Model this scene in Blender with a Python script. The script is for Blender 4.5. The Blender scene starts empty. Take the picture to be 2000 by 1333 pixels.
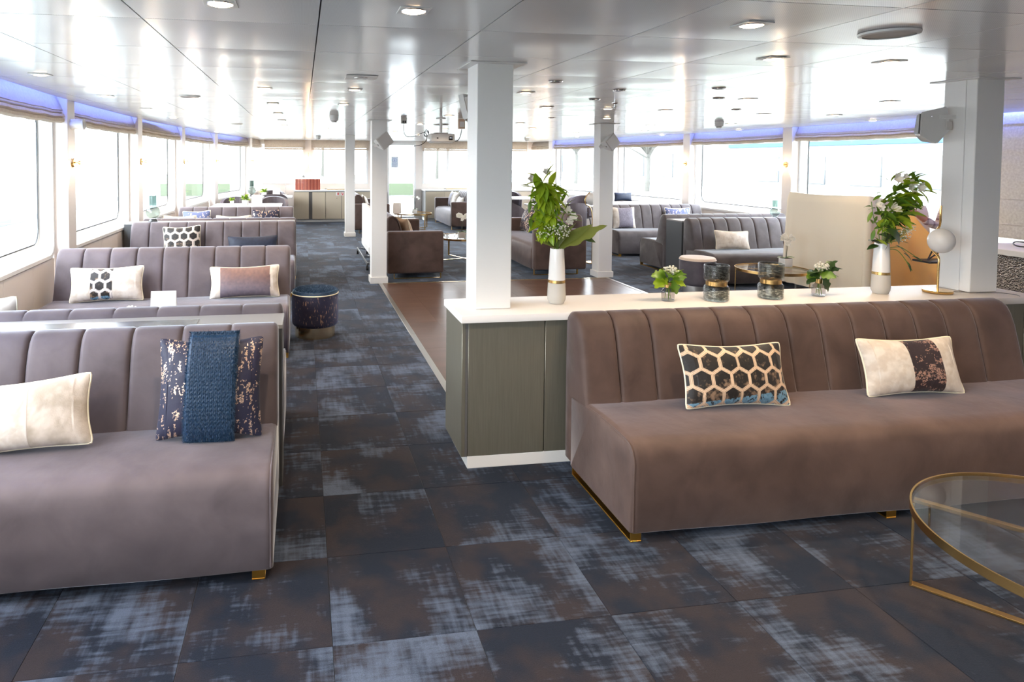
import bpy, bmesh, math, random
import numpy as np
from mathutils import Vector, Matrix, Euler
random.seed(7)
PI = math.pi
S = bpy.context.scene
COL = S.collection

# ------------------------------------------------------------------ camera, world, exposure
def make_camera():
    yaw, pit, rol = 0.158736, 0.0393045, -0.0051582
    cy, sy, cp, sp = math.cos(yaw), math.sin(yaw), math.cos(pit), math.sin(pit)
    cr, sr = math.cos(rol), math.sin(rol)
    fwd = Vector((sy*cp, cy*cp, -sp)); r0 = Vector((cy, -sy, 0)); d0 = fwd.cross(r0)
    right = r0*cr + d0*sr; down = -r0*sr + d0*cr
    m = Matrix((( right.x, -down.x, -fwd.x, 0), (right.y, -down.y, -fwd.y, 0), (right.z, -down.z, -fwd.z, 1.64), (0, 0, 0, 1)))
    cd = bpy.data.cameras.new('camera'); co = bpy.data.objects.new('camera', cd); COL.objects.link(co)
    co.matrix_world = m
    cd.sensor_width = 36; cd.lens = 1281.06/2000*36; cd.shift_x = 0.10234; cd.shift_y = -0.15166
    cd.clip_start = .05; cd.clip_end = 300
    S.camera = co
    return right, down, fwd
CR, CDN, CF = make_camera()
def to_px(x, y, z):
    v = Vector((x, y, z-1.64)); d = v.dot(CF)
    if d < .05: return None
    return 795.3+1281.06*v.dot(CR)/d, 363.2+1281.06*v.dot(CDN)/d

w = bpy.data.worlds.new('overcast_sky'); S.world = w; w.use_nodes = True
bg = w.node_tree.nodes['Background']; bg.inputs[0].default_value = (.86, .93, 1, 1); bg.inputs[1].default_value = 16.0
S.view_settings.view_transform = 'Standard'; S.view_settings.look = 'None'
S.view_settings.exposure = 0.3; S.view_settings.gamma = 1; S.view_settings.use_curve_mapping = False
S.cycles.use_denoising = True
S.cycles.max_bounces = 10; S.cycles.diffuse_bounces = 5; S.cycles.glossy_bounces = 5
S.cycles.transmission_bounces = 8; S.cycles.transparent_max_bounces = 12
S.cycles.sample_clamp_indirect = 6.0
S.cycles.caustics_reflective = False; S.cycles.caustics_refractive = False

# ------------------------------------------------------------------ helpers
def tag(o, label=None, cat=None, group=None, kind=None):
    if label: o['label'] = label
    if cat: o['category'] = cat
    if group: o['group'] = group
    if kind: o['kind'] = kind
    return o
def empty(name, label, cat, loc=(0, 0, 0), rz=0, group=None, rot=None):
    o = bpy.data.objects.new(name, None); COL.objects.link(o); o.empty_display_size = .1
    o.location = loc; o.rotation_euler = rot if rot else (0, 0, rz)
    return tag(o, label, cat, group)
def link(name, me, mat, parent=None, smooth=40, label=None):
    if mat is not None and not me.materials: me.materials.append(mat)
    if smooth and len(me.polygons):
        me.shade_smooth(); me.set_sharp_from_angle(angle=math.radians(smooth))
    o = bpy.data.objects.new(name, me); COL.objects.link(o)
    if parent: o.parent = parent
    if label: o['label'] = label
    return o
def ref(name, me, parent=None, loc=None, rot=None, sc=None, mw=None):
    o = bpy.data.objects.new(name, me); COL.objects.link(o)
    if parent: o.parent = parent
    if mw is not None: o.matrix_local = mw
    if loc is not None: o.location = loc
    if rot is not None: o.rotation_euler = rot
    if sc is not None: o.scale = sc if hasattr(sc, '__len__') else (sc, sc, sc)
    return o
def from_bm(bm, name='m'):
    me = bpy.data.meshes.new(name); bmesh.ops.recalc_face_normals(bm, faces=bm.faces); bm.to_mesh(me); bm.free(); return me
def pyd(V, F, name='m'):
    me = bpy.data.meshes.new(name); me.from_pydata(V, [], F); me.validate(); return me
def abox(bm, x0, x1, y0, y1, z0, z1, bev=0, seg=2, M=None):
    r = bmesh.ops.create_cube(bm, size=1); vs = r['verts']
    for v in vs:
        v.co = Vector((x0+(v.co.x+.5)*(x1-x0), y0+(v.co.y+.5)*(y1-y0), z0+(v.co.z+.5)*(z1-z0)))
    if bev:
        es = list({e for v in vs for e in v.link_edges})
        r2 = bmesh.ops.bevel(bm, geom=es, offset=bev, segments=seg, affect='EDGES', profile=.5)
        vs = list({v for f in r2['faces'] for v in f.verts} | {v for v in vs if v.is_valid})
    if M is not None:
        for v in vs: v.co = M @ v.co
    return vs
def box(name, x0, x1, y0, y1, z0, z1, mat, parent=None, bev=0, seg=2, label=None, smooth=40):
    bm = bmesh.new(); abox(bm, x0, x1, y0, y1, z0, z1, bev, seg)
    return link(name, from_bm(bm, name), mat, parent, smooth if bev else 0, label)
def lathe_me(prof, n=32, sx=1, sy=1, c=(0, 0, 0), closed=False):
    V = []; F = []; m = len(prof)
    for r, z in prof:
        for k in range(n):
            a = 2*PI*k/n; V.append((c[0]+sx*r*math.cos(a), c[1]+sy*r*math.sin(a), c[2]+z))
    rng = range(m if closed else m-1)
    for i in rng:
        j = (i+1) % m
        for k in range(n):
            k2 = (k+1) % n; F.append((i*n+k, i*n+k2, j*n+k2, j*n+k))
    me = pyd(V, F, 'lathe')
    bm = bmesh.new(); bm.from_mesh(me); bmesh.ops.remove_doubles(bm, verts=bm.verts, dist=1e-6)
    bmesh.ops.recalc_face_normals(bm, faces=bm.faces); bm.to_mesh(me); bm.free()
    return me
def lathe(name, prof, mat, parent=None, n=32, label=None, smooth=40, **k):
    return link(name, lathe_me(prof, n, **k), mat, parent, smooth, label)
def tube_data(P, r, n=8, closed=False, V=None, F=None, flat=None):
    V = [] if V is None else V; F = [] if F is None else F
    P = [Vector(p) for p in P]; m = len(P); base = len(V)
    rr = r if hasattr(r, '__len__') else [r]*m
    up = None
    for i in range(m):
        if closed: t = P[(i+1) % m]-P[i-1]
        else: t = P[min(i+1, m-1)]-P[max(i-1, 0)]
        t = t.normalized() if t.length > 1e-9 else Vector((0, 0, 1))
        if up is None:
            up = Vector((0, 0, 1)) if abs(t.z) < .9 else Vector((1, 0, 0))
        a = (up-t*up.dot(t)); a = a.normalized() if a.length > 1e-6 else t.orthogonal().normalized()
        b = t.cross(a); up = a
        for k in range(n):
            q = 2*PI*k/n; ca, sa = math.cos(q), math.sin(q)
            V.append(tuple(P[i]+(a*ca+b*sa)*rr[i]))
    for i in range(m if closed else m-1):
        j = (i+1) % m
        for k in range(n):
            k2 = (k+1) % n; F.append((base+i*n+k, base+j*n+k, base+j*n+k2, base+i*n+k2))
    if not closed:
        F.append(tuple(base+k for k in range(n))); F.append(tuple(base+(m-1)*n+k for k in range(n-1, -1, -1)))
    return V, F
def tube(name, P, r, mat, parent=None, n=8, closed=False, label=None):
    V, F = tube_data(P, r, n, closed); return link(name, pyd(V, F, name), mat, parent, 50, label)
def catmull(P, k=6):
    P = [Vector(p) for p in P]; out = []
    Q = [P[0]*2-P[1]]+P+[P[-1]*2-P[-2]]
    for i in range(1, len(Q)-2):
        for s in range(k):
            t = s/k; a, b, c, d = Q[i-1], Q[i], Q[i+1], Q[i+2]
            out.append(.5*((2*b)+(c-a)*t+(2*a-5*b+4*c-d)*t*t+(3*b-a-3*c+d)*t**3))
    out.append(P[-1]); return out
def copy_tree(o, parent=None):
    c = o.copy(); COL.objects.link(c)
    if parent: c.parent = parent
    for ch in list(o.children): copy_tree(ch, c)
    return c

# ------------------------------------------------------------------ materials
def nt(name):
    m = bpy.data.materials.new(name); m.use_nodes = True
    return m, m.node_tree.nodes, m.node_tree.links, m.node_tree.nodes['Principled BSDF']
def pm(name, col, rough=.5, metal=0, **k):
    m, N, L, b = nt(name)
    b.inputs['Base Color'].default_value = (*col, 1); b.inputs['Roughness'].default_value = rough; b.inputs['Metallic'].default_value = metal
    for kk, v in k.items(): b.inputs[kk.replace('_', ' ')].default_value = v
    return m
def noise_col(m, N, L, b, c1, c2, scale=6, detail=4, lo=.35, hi=.65, coord='Object', stretch=None, seed=False):
    tc = N.new('ShaderNodeTexCoord'); src = tc.outputs[coord]
    if stretch:
        mp = N.new('ShaderNodeMapping'); mp.inputs['Scale'].default_value = stretch; L.new(src, mp.inputs[0]); src = mp.outputs[0]
    no = N.new('ShaderNodeTexNoise'); no.inputs['Scale'].default_value = scale; no.inputs['Detail'].default_value = detail
    if seed:
        oi = N.new('ShaderNodeObjectInfo'); no.noise_dimensions = '4D'; mm = N.new('ShaderNodeMath'); mm.operation = 'MULTIPLY'; mm.inputs[1].default_value = 40
        L.new(oi.outputs['Random'], mm.inputs[0]); L.new(mm.outputs[0], no.inputs['W'])
    L.new(src, no.inputs['Vector'])
    cr = N.new('ShaderNodeValToRGB'); cr.color_ramp.elements[0].position = lo; cr.color_ramp.elements[1].position = hi
    cr.color_ramp.elements[0].color = (*c1, 1); cr.color_ramp.elements[1].color = (*c2, 1)
    L.new(no.outputs[0], cr.inputs[0]); L.new(cr.outputs[0], b.inputs['Base Color'])
    return no, cr
def bump(N, L, b, src, dist, strength=1.0):
    bp = N.new('ShaderNodeBump'); bp.inputs['Distance'].default_value = dist; bp.inputs['Strength'].default_value = strength
    L.new(src, bp.inputs['Height']); L.new(bp.outputs[0], b.inputs['Normal'])

def velvet(name, c1, c2, sheen=(.85, .85, .95), sw=.5, rough=.6, sr=.34):
    m, N, L, b = nt(name)
    no, cr = noise_col(m, N, L, b, c1, c2, 5.5, 8, .28, .72, seed=True); no.inputs['Distortion'].default_value = .5
    b.inputs['Roughness'].default_value = rough; b.inputs['Sheen Weight'].default_value = sw
    b.inputs['Sheen Roughness'].default_value = sr; b.inputs['Sheen Tint'].default_value = (*sheen, 1)
    b.inputs['Specular IOR Level'].default_value = .25
    tc = N.new('ShaderNodeTexCoord'); n2 = N.new('ShaderNodeTexNoise'); n2.inputs['Scale'].default_value = 9; n2.inputs['Detail'].default_value = 8
    L.new(tc.outputs['Object'], n2.inputs['Vector']); bump(N, L, b, n2.outputs[0], .006, .5)
    return m
M = {}
M['taupe'] = velvet('velvet_warm_lit', (.062, .039, .033), (.118, .077, .065))  # brown base has warm lamp light painted into the shared sofa velvet
M['grey'] = velvet('velvet_cool_lit', (.085, .069, .077), (.145, .120, .132), (.80, .88, 1), .85, .6, .3)  # same velvet with cool window light painted into the base colour
M['slate'] = velvet('velvet_cool_lit_right', (.072, .062, .064), (.130, .115, .120), (.85, .92, 1), .9, .6, .3)  # same velvet again, window light put into a greyer base
M['dark_velvet'] = velvet('charcoal_velvet', (.05, .045, .055), (.11, .10, .12))
M['cream_velvet'] = velvet('cream_velvet', (.62, .52, .42), (.70, .60, .50))
M['gold'] = pm('brushed_brass', (.80, .52, .20), .24, 1)
M['gold_foot'] = pm('brass_sled_foot', (.72, .40, .08), .32, 1)
M['champagne'] = pm('champagne_metal', (.78, .62, .40), .25, 1)
M['steel'] = pm('brushed_steel', (.62, .60, .57), .3, 1)
M['chrome'] = pm('chrome', (.8, .8, .8), .12, 1)
M['white'] = pm('white_paint', (.78, .77, .75), .45)
M['white_gloss'] = pm('white_gloss', (.80, .79, .77), .18)
M['warm_white'] = pm('warm_white_panel', (.80, .73, .68), .42)
M['window_frame'] = pm('window_frame_white', (.84, .84, .84), .35)
M['gasket'] = pm('black_rubber', (.02, .022, .025), .5)
M['worktop'] = pm('matt_white_worktop', (.80, .76, .73), .42)
M['ledge_grey'] = pm('grey_ledge', (.27, .265, .26), .4)
M['ledge_dark'] = pm('dark_glossy_inlay', (.05, .05, .052), .2)
M['dark_panel'] = pm('charcoal_laminate', (.07, .075, .08), .4)
M['black'] = pm('black_plastic', (.015, .015, .016), .4)
M['plastic'] = pm('white_plastic', (.74, .73, .71), .35)
M['grille'] = pm('grey_grille', (.60, .57, .54), .6)
M['ceramic'] = pm('white_ceramic', (.82, .80, .78), .12)
M['ceramic_grey'] = pm('grey_ceramic', (.55, .52, .47), .14)
M['soil'] = pm('potting_soil', (.05, .035, .02), .9)
M['stem'] = pm('green_stem', (.16, .28, .04), .5)
M['twig'] = pm('dark_stem', (.05, .06, .03), .5)

M['petal_cream'] = pm('cream_petal', (.85, .80, .62), .5)
M['paper'] = pm('white_card', (.85, .83, .82), .6)
M['paper_pink'] = pm('cream_card', (.74, .66, .60), .6)
M['cable'] = pm('grey_cable', (.10, .10, .10), .5)
M['opal'] = pm('opal_glass_unlit', (.74, .72, .70), .25)
M['red'] = pm('sign_red', (.62, .05, .04), .5)

def cabinet_mat():
    m, N, L, b = nt('bronze_green_laminate')
    noise_col(m, N, L, b, (.215, .200, .155), (.245, .230, .182), 3, 8, .3, .7, stretch=(60, 60, 2))
    b.inputs['Roughness'].default_value = .36; b.inputs['Metallic'].default_value = .55
    return m
M['cabinet'] = cabinet_mat()
M['cabinet_edge'] = pm('cabinet_edge', (.16, .155, .15), .4, .4)

def carpet():
    m, N, L, b = nt('vintage_weave_carpet')
    g = N.new('ShaderNodeNewGeometry'); oi = N.new('ShaderNodeObjectInfo')
    a = N.new('ShaderNodeMath'); a.operation = 'MULTIPLY_ADD'; a.inputs[1].default_value = 61.7
    L.new(oi.outputs['Random'], a.inputs[0])
    a2 = N.new('ShaderNodeMath'); a2.operation = 'MULTIPLY'; a2.inputs[1].default_value = 93.1; L.new(g.outputs['Random Per Island'], a2.inputs[0]); L.new(a2.outputs[0], a.inputs[2])
    def nz(stretch, scale, det, dist=0):
        mp = N.new('ShaderNodeMapping'); mp.inputs['Scale'].default_value = stretch; L.new(g.outputs['Position'], mp.inputs[0])
        n = N.new('ShaderNodeTexNoise'); n.noise_dimensions = '4D'; n.inputs['Scale'].default_value = scale; n.inputs['Detail'].default_value = det; n.inputs['Distortion'].default_value = dist
        L.new(mp.outputs[0], n.inputs['Vector']); L.new(a.outputs[0], n.inputs['W']); return n.outputs[0]
    def mth(op, x, y):
        q = N.new('ShaderNodeMath'); q.operation = op
        for i, v in enumerate((x, y)):
            if isinstance(v, (int, float)): q.inputs[i].default_value = v
            else: L.new(v, q.inputs[i])
        return q.outputs[0]
    big = nz((1.2, .9, 1), 1.9, 2, .3); sx = nz((7, 62, 1), 1, 4); sy = nz((48, 5.5, 1), 1, 4); med = nz((1, 1, 1), 11, 4)
    s = mth('ADD', mth('MULTIPLY', big, 1.55), mth('ADD', mth('MULTIPLY', sx, .55), mth('ADD', mth('MULTIPLY', sy, .42), mth('MULTIPLY', med, .48))))
    rp = N.new('ShaderNodeValToRGB'); e = rp.color_ramp; e.elements[0].position = .495; e.elements[1].position = .582
    s2 = mth('DIVIDE', s, 3.0); L.new(s2, rp.inputs[0])
    e.elements[0].color = (0, 0, 0, 1); e.elements[1].color = (1, 1, 1, 1)
    br = nz((1, 1, 1), 5, 3)
    rb = N.new('ShaderNodeValToRGB'); rb.color_ramp.elements[0].position = .42; rb.color_ramp.elements[1].position = .60
    rb.color_ramp.elements[0].color = (.006, .010, .021, 1); rb.color_ramp.elements[1].color = (.021, .017, .021, 1); L.new(br, rb.inputs[0])
    mx = N.new('ShaderNodeMix'); mx.data_type = 'RGBA'; L.new(rp.outputs[0], mx.inputs[0]); L.new(rb.outputs[0], mx.inputs[6]); mx.inputs[7].default_value = (.068, .092, .142, 1)
    fine = nz((1, 1, 1), 420, 2)
    fm = N.new('ShaderNodeMapRange'); fm.inputs[1].default_value = .3; fm.inputs[2].default_value = .7; fm.inputs[3].default_value = .72; fm.inputs[4].default_value = 1.28; L.new(fine, fm.inputs[0])
    vm = N.new('ShaderNodeVectorMath'); vm.operation = 'SCALE'; L.new(mx.outputs[2], vm.inputs[0]); L.new(fm.outputs[0], vm.inputs['Scale'])
    L.new(vm.outputs[0], b.inputs['Base Color'])
    b.inputs['Roughness'].default_value = .85; b.inputs['Specular IOR Level'].default_value = .2
    b.inputs['Sheen Weight'].default_value = .15; b.inputs['Sheen Roughness'].default_value = .35; b.inputs['Sheen Tint'].default_value = (.75, .85, 1, 1)
    bump(N, L, b, fine, .002, .6)
    return m
M['carpet'] = carpet()

def vinyl():
    m, N, L, b = nt('brown_vinyl_plank')
    noise_col(m, N, L, b, (.070, .038, .028), (.120, .070, .052), 2.2, 8, .3, .7, stretch=(1, 3.5, 1), seed=True)
    b.inputs['Roughness'].default_value = .28; b.inputs['Specular IOR Level'].default_value = .5
    return m
M['vinyl'] = vinyl()

def ceiling_mat():
    m, N, L, b = nt('perforated_glossy_ceiling_metal')
    tc = N.new('ShaderNodeNewGeometry'); sp = N.new('ShaderNodeSeparateXYZ'); L.new(tc.outputs['Position'], sp.inputs[0])
    o = []
    for ax in (0, 1):
        q = N.new('ShaderNodeMath'); q.operation = 'MULTIPLY'; q.inputs[1].default_value = 2*PI/.0085; L.new(sp.outputs[ax], q.inputs[0])
        s = N.new('ShaderNodeMath'); s.operation = 'SINE'; L.new(q.outputs[0], s.inputs[0]); o.append(s)
    mu = N.new('ShaderNodeMath'); mu.operation = 'MULTIPLY'; L.new(o[0].outputs[0], mu.inputs[0]); L.new(o[1].outputs[0], mu.inputs[1])
    mr = N.new('ShaderNodeMapRange'); mr.inputs[1].default_value = .3; mr.inputs[2].default_value = .7; L.new(mu.outputs[0], mr.inputs[0])
    mx = N.new('ShaderNodeMix'); mx.data_type = 'RGBA'; L.new(mr.outputs[0], mx.inputs[0])
    mx.inputs[6].default_value = (.80, .80, .80, 1); mx.inputs[7].default_value = (.62, .62, .63, 1); L.new(mx.outputs[2], b.inputs['Base Color'])
    b.inputs['Roughness'].default_value = .19; b.inputs['Specular IOR Level'].default_value = .6; b.inputs['Metallic'].default_value = .08
    b.inputs['Coat Weight'].default_value = .1; b.inputs['Coat Roughness'].default_value = .08
    return m
M['ceiling'] = ceiling_mat()
M['ceiling_void'] = pm('ceiling_joint_grey', (.22, .22, .23), .6)

def linen():
    m, N, L, b = nt('beige_linen_blind')
    noise_col(m, N, L, b, (.60, .50, .42), (.76, .67, .58), 45, 3, .3, .7)
    b.inputs['Roughness'].default_value = .9
    tr = N.new('ShaderNodeBsdfTranslucent'); tr.inputs[0].default_value = (.55, .47, .38, 1)
    mx = N.new('ShaderNodeMixShader'); mx.inputs[0].default_value = .5
    out = N['Material Output']; L.new(b.outputs[0], mx.inputs[1]); L.new(tr.outputs[0], mx.inputs[2]); L.new(mx.outputs[0], out.inputs[0])
    return m
M['linen'] = linen()
M['linen_lined'] = M['linen'].copy(); M['linen_lined'].node_tree.nodes['Mix Shader'].inputs[0].default_value = .04
def cloth_mat(name, col, tl, f=.35):
    m, N, L, b = nt(name); b.inputs['Base Color'].default_value = (*col, 1); b.inputs['Roughness'].default_value = .8
    tr = N.new('ShaderNodeBsdfTranslucent'); tr.inputs[0].default_value = (*tl, 1)
    mx = N.new('ShaderNodeMixShader'); mx.inputs[0].default_value = f
    out = N['Material Output']; L.new(b.outputs[0], mx.inputs[1]); L.new(tr.outputs[0], mx.inputs[2]); L.new(mx.outputs[0], out.inputs[0])
    return m
M['dust_sheet'] = cloth_mat('cream_dust_sheet', (.95, .88, .74), (.9, .62, .28), .10)
def leaf_mat(name, c1, c2, tl, f=.3):
    m = cloth_mat(name, c1, tl, f); N = m.node_tree.nodes; L = m.node_tree.links; b = N['Principled BSDF']
    oi = N.new('ShaderNodeObjectInfo'); mx = N.new('ShaderNodeMix'); mx.data_type = 'RGBA'; L.new(oi.outputs['Random'], mx.inputs[0])
    mx.inputs[6].default_value = (*c1, 1); mx.inputs[7].default_value = (*c2, 1); L.new(mx.outputs[2], b.inputs['Base Color'])
    b.inputs['Roughness'].default_value = .35
    return m
M['leaf_lime'] = leaf_mat('lime_green_leaf', (.20, .36, .015), (.42, .50, .03), (.5, .65, .03))
M['leaf_mid'] = leaf_mat('mid_green_leaf', (.07, .17, .02), (.16, .28, .03), (.25, .4, .03))
M['leaf_dark'] = leaf_mat('dark_green_leaf', (.015, .045, .012), (.035, .075, .015), (.05, .12, .02), .15)
M['leaf_olive'] = leaf_mat('olive_leaf_underside', (.17, .20, .05), (.20, .24, .06), (.3, .36, .08))

def thin_glass(name, tint, refl=.5, rough=0.0):
    m = bpy.data.materials.new(name); m.use_nodes = True; N = m.node_tree.nodes; L = m.node_tree.links; N.clear()
    out = N.new('ShaderNodeOutputMaterial'); t = N.new('ShaderNodeBsdfTransparent'); t.inputs[0].default_value = (*tint, 1)
    g = N.new('ShaderNodeBsdfGlossy'); g.inputs['Roughness'].default_value = rough
    f = N.new('ShaderNodeLayerWeight'); f.inputs[0].default_value = .5
    pw = N.new('ShaderNodeMath'); pw.operation = 'POWER'; pw.inputs[1].default_value = 4; L.new(f.outputs['Facing'], pw.inputs[0])
    mu = N.new('ShaderNodeMath'); mu.operation = 'MULTIPLY_ADD'; mu.inputs[1].default_value = .9*refl; mu.inputs[2].default_value = .07*refl; L.new(pw.outputs[0], mu.inputs[0])
    mx = N.new('ShaderNodeMixShader'); L.new(mu.outputs[0], mx.inputs[0]); L.new(t.outputs[0], mx.inputs[1]); L.new(g.outputs[0], mx.inputs[2]); L.new(mx.outputs[0], out.inputs[0])
    return m
M['window_glass'] = thin_glass('window_glass', (.97, .985, .98), .35)
M['table_glass'] = thin_glass('clear_table_glass', (.93, .93, .92), .7)
M['smoke_glass'] = thin_glass('smoked_glass', (.74, .72, .71), .6, .05)
M['green_glass'] = thin_glass('dark_green_glass', (.56, .62, .60), .7)
M['clear_glass'] = thin_glass('clear_glass', (.88, .88, .88), .6)
def crackle():
    m = thin_glass('crackled_smoked_glass', (.6, .6, .58), .8, .08); N = m.node_tree.nodes; L = m.node_tree.links
    tr = [n for n in N if n.type == 'BSDF_TRANSPARENT'][0]; gl = [n for n in N if n.type == 'BSDF_GLOSSY'][0]
    tc = N.new('ShaderNodeTexCoord'); mp = N.new('ShaderNodeMapping'); mp.inputs['Scale'].default_value = (30, 30, 75); L.new(tc.outputs['Object'], mp.inputs[0])
    no = N.new('ShaderNodeTexNoise'); no.inputs['Scale'].default_value = 1.6; no.inputs['Detail'].default_value = 5; L.new(mp.outputs[0], no.inputs['Vector'])
    cr = N.new('ShaderNodeValToRGB'); cr.color_ramp.elements[0].position = .38; cr.color_ramp.elements[1].position = .62
    cr.color_ramp.elements[0].color = (.42, .43, .40, 1); cr.color_ramp.elements[1].color = (.93, .92, .88, 1); L.new(no.outputs[0], cr.inputs[0]); L.new(cr.outputs[0], tr.inputs[0])
    bp = N.new('ShaderNodeBump'); bp.inputs['Distance'].default_value = .004; L.new(no.outputs[0], bp.inputs['Height']); L.new(bp.outputs[0], gl.inputs['Normal'])
    return m
M['crackle'] = crackle()
def emis(name, col, s):
    m = bpy.data.materials.new(name); m.use_nodes = True; N = m.node_tree.nodes; L = m.node_tree.links; N.clear()
    o = N.new('ShaderNodeOutputMaterial'); e = N.new('ShaderNodeEmission'); e.inputs[0].default_value = (*col, 1); e.inputs[1].default_value = s; L.new(e.outputs[0], o.inputs[0]); return m
M['petal'] = cloth_mat('white_petal', (.92, .90, .84), (.95, .93, .85), .45)
M['led_warm'] = emis('warm_led', (1, .72, .46), 14)
M['globe_lit'] = emis('lit_opal_globe', (1, .80, .58), 7)
M['led_blue'] = emis('blue_led_strip', (.15, .25, 1), 60)
def vcol(name, rough=.6, metal_attr=False, sheen=.15):
    m, N, L, b = nt(name)
    a = N.new('ShaderNodeAttribute'); a.attribute_name = 'Col'; L.new(a.outputs['Color'], b.inputs['Base Color'])
    if metal_attr:
        s = N.new('ShaderNodeAttribute'); s.attribute_name = 'Met'; L.new(s.outputs['Fac'], b.inputs['Metallic'])
        r = N.new('ShaderNodeMapRange'); r.inputs[3].default_value = rough; r.inputs[4].default_value = .3; L.new(s.outputs['Fac'], r.inputs[0]); L.new(r.outputs[0], b.inputs['Roughness'])
    else: b.inputs['Roughness'].default_value = rough
    b.inputs['Sheen Weight'].default_value = sheen; b.inputs['Sheen Roughness'].default_value = .4
    tc = N.new('ShaderNodeTexCoord'); n2 = N.new('ShaderNodeTexNoise'); n2.inputs['Scale'].default_value = 160; n2.inputs['Detail'].default_value = 2
    L.new(tc.outputs['Object'], n2.inputs['Vector']); bump(N, L, b, n2.outputs[0], .0015, .5)
    return m
M['cushion'] = vcol('patterned_cushion_fabric', .6, True)
M['fur'] = pm('blue_fur', (.006, .032, .078), .5, Sheen_Weight=.7, Sheen_Roughness=.3, Sheen_Tint=(.25, .55, .9, 1))
def ott_mat():
    m, N, L, b = nt('navy_brocade')
    noise_col(m, N, L, b, (.018, .016, .035), (.40, .25, .16), 1, 6, .60, .66, stretch=(75, 75, 24))
    b.inputs['Roughness'].default_value = .45; b.inputs['Sheen Weight'].default_value = .5; b.inputs['Sheen Tint'].default_value = (.4, .5, 1, 1)
    return m
M['brocade'] = ott_mat()
def sparkle():
    m, N, L, b = nt('hammered_pewter_mosaic'); tc = N.new('ShaderNodeTexCoord'); v = N.new('ShaderNodeTexVoronoi'); v.inputs['Scale'].default_value = 85
    L.new(tc.outputs['Object'], v.inputs['Vector']); b.inputs['Base Color'].default_value = (.62, .52, .45, 1); b.inputs['Metallic'].default_value = .8; b.inputs['Roughness'].default_value = .25
    bump(N, L, b, v.outputs['Distance'], .03, 1); return m
M['sparkle'] = sparkle()
def plaid():
    m, N, L, b = nt('plaid_shirt'); tc = N.new('ShaderNodeTexCoord'); sp = N.new('ShaderNodeSeparateXYZ'); L.new(tc.outputs['Object'], sp.inputs[0])
    outs = []
    for ax, k in ((0, 110), (2, 110)):
        q = N.new('ShaderNodeMath'); q.operation = 'MULTIPLY'; q.inputs[1].default_value = k; L.new(sp.outputs[ax], q.inputs[0])
        s = N.new('ShaderNodeMath'); s.operation = 'SINE'; L.new(q.outputs[0], s.inputs[0])
        g = N.new('ShaderNodeMath'); g.operation = 'GREATER_THAN'; g.inputs[1].default_value = .55; L.new(s.outputs[0], g.inputs[0]); outs.append(g)
    ad = N.new('ShaderNodeMath'); ad.operation = 'ADD'; L.new(outs[0].outputs[0], ad.inputs[0]); L.new(outs[1].outputs[0], ad.inputs[1])
    cr = N.new('ShaderNodeValToRGB'); cr.color_ramp.elements[0].color = (.80, .66, .62, 1); cr.color_ramp.elements[1].color = (.28, .16, .18, 1)
    dv = N.new('ShaderNodeMath'); dv.operation = 'MULTIPLY'; dv.inputs[1].default_value = .5; L.new(ad.outputs[0], dv.inputs[0]); L.new(dv.outputs[0], cr.inputs[0]); L.new(cr.outputs[0], b.inputs['Base Color'])
    b.inputs['Roughness'].default_value = .8; return m
M['plaid'] = plaid()
M['skin'] = pm('skin', (.62, .27, .18), .5, Subsurface_Weight=.1)
M['hair'] = pm('grey_hair', (.25, .22, .2), .7)
M['trousers'] = pm('dark_trousers', (.03, .03, .04), .8)
# ================================================================== STRUCTURE
CZ = 2.165
LP = [(-3.5, -1.97), (-1.43, -1.97), (1.17, -1.97), (3.77, -1.98), (6.37, -2.10), (8.97, -2.10), (11.57, -2.0), (14.17, -1.80), (16.77, -1.28), (18.2, -1.02)]
RP = [(-3.5, 7.35), (-1.43, 7.35), (1.17, 7.35), (3.77, 7.35), (6.37, 7.36), (8.97, 7.38), (11.57, 7.33), (14.17, 7.08), (16.77, 6.62), (18.2, 6.40)]
def interp(T, y):
    if y <= T[0][0]: return T[0][1]
    for (a, b), (c, d) in zip(T, T[1:]):
        if y <= c: return b+(d-b)*(y-a)/(c-a)
    return T[-1][1]
FY = 17.95                                       # inner face of the forward wall
BY = -3.3                                        # wall behind the camera

# ---- floor: slab, carpet tiles, dance floor
bm = bmesh.new(); abox(bm, -2.6, 7.9, BY, 18.4, -.12, -.008)
floor = link('floor', from_bm(bm), pm('subfloor', (.05, .05, .055), .9), None, 0)
tag(floor, 'blue and brown carpet tile floor of the boat saloon', kind='structure')
DX0, DX1, DY0, DY1 = 1.0, 4.245, 3.72, 8.62
def tile_pieces(x0, x1, y0, y1):
    if x1 <= DX0 or x0 >= DX1 or y1 <= DY0 or y0 >= DY1: return [(x0, x1, y0, y1)]
    out = []
    if x0 < DX0: out.append((x0, DX0, y0, y1)); x0 = DX0
    if x1 > DX1: out.append((DX1, x1, y0, y1)); x1 = DX1
    if x0 >= x1: return out
    if y0 < DY0: out.append((x0, x1, y0, DY0))
    if y1 > DY1: out.append((x0, x1, DY1, y1))
    return [t for t in out if t[1]-t[0] > .02 and t[3]-t[2] > .02]
def blocked(x, y):                               # under the booths and sofas, where no single tile shows
    if -2.2 < x < -.35 and 2.7 < y < 12.2: return True
    if 1.6 < x < 4.1 and 2.8 < y < 3.8: return True
    return False
singles, rest = [], []
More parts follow.
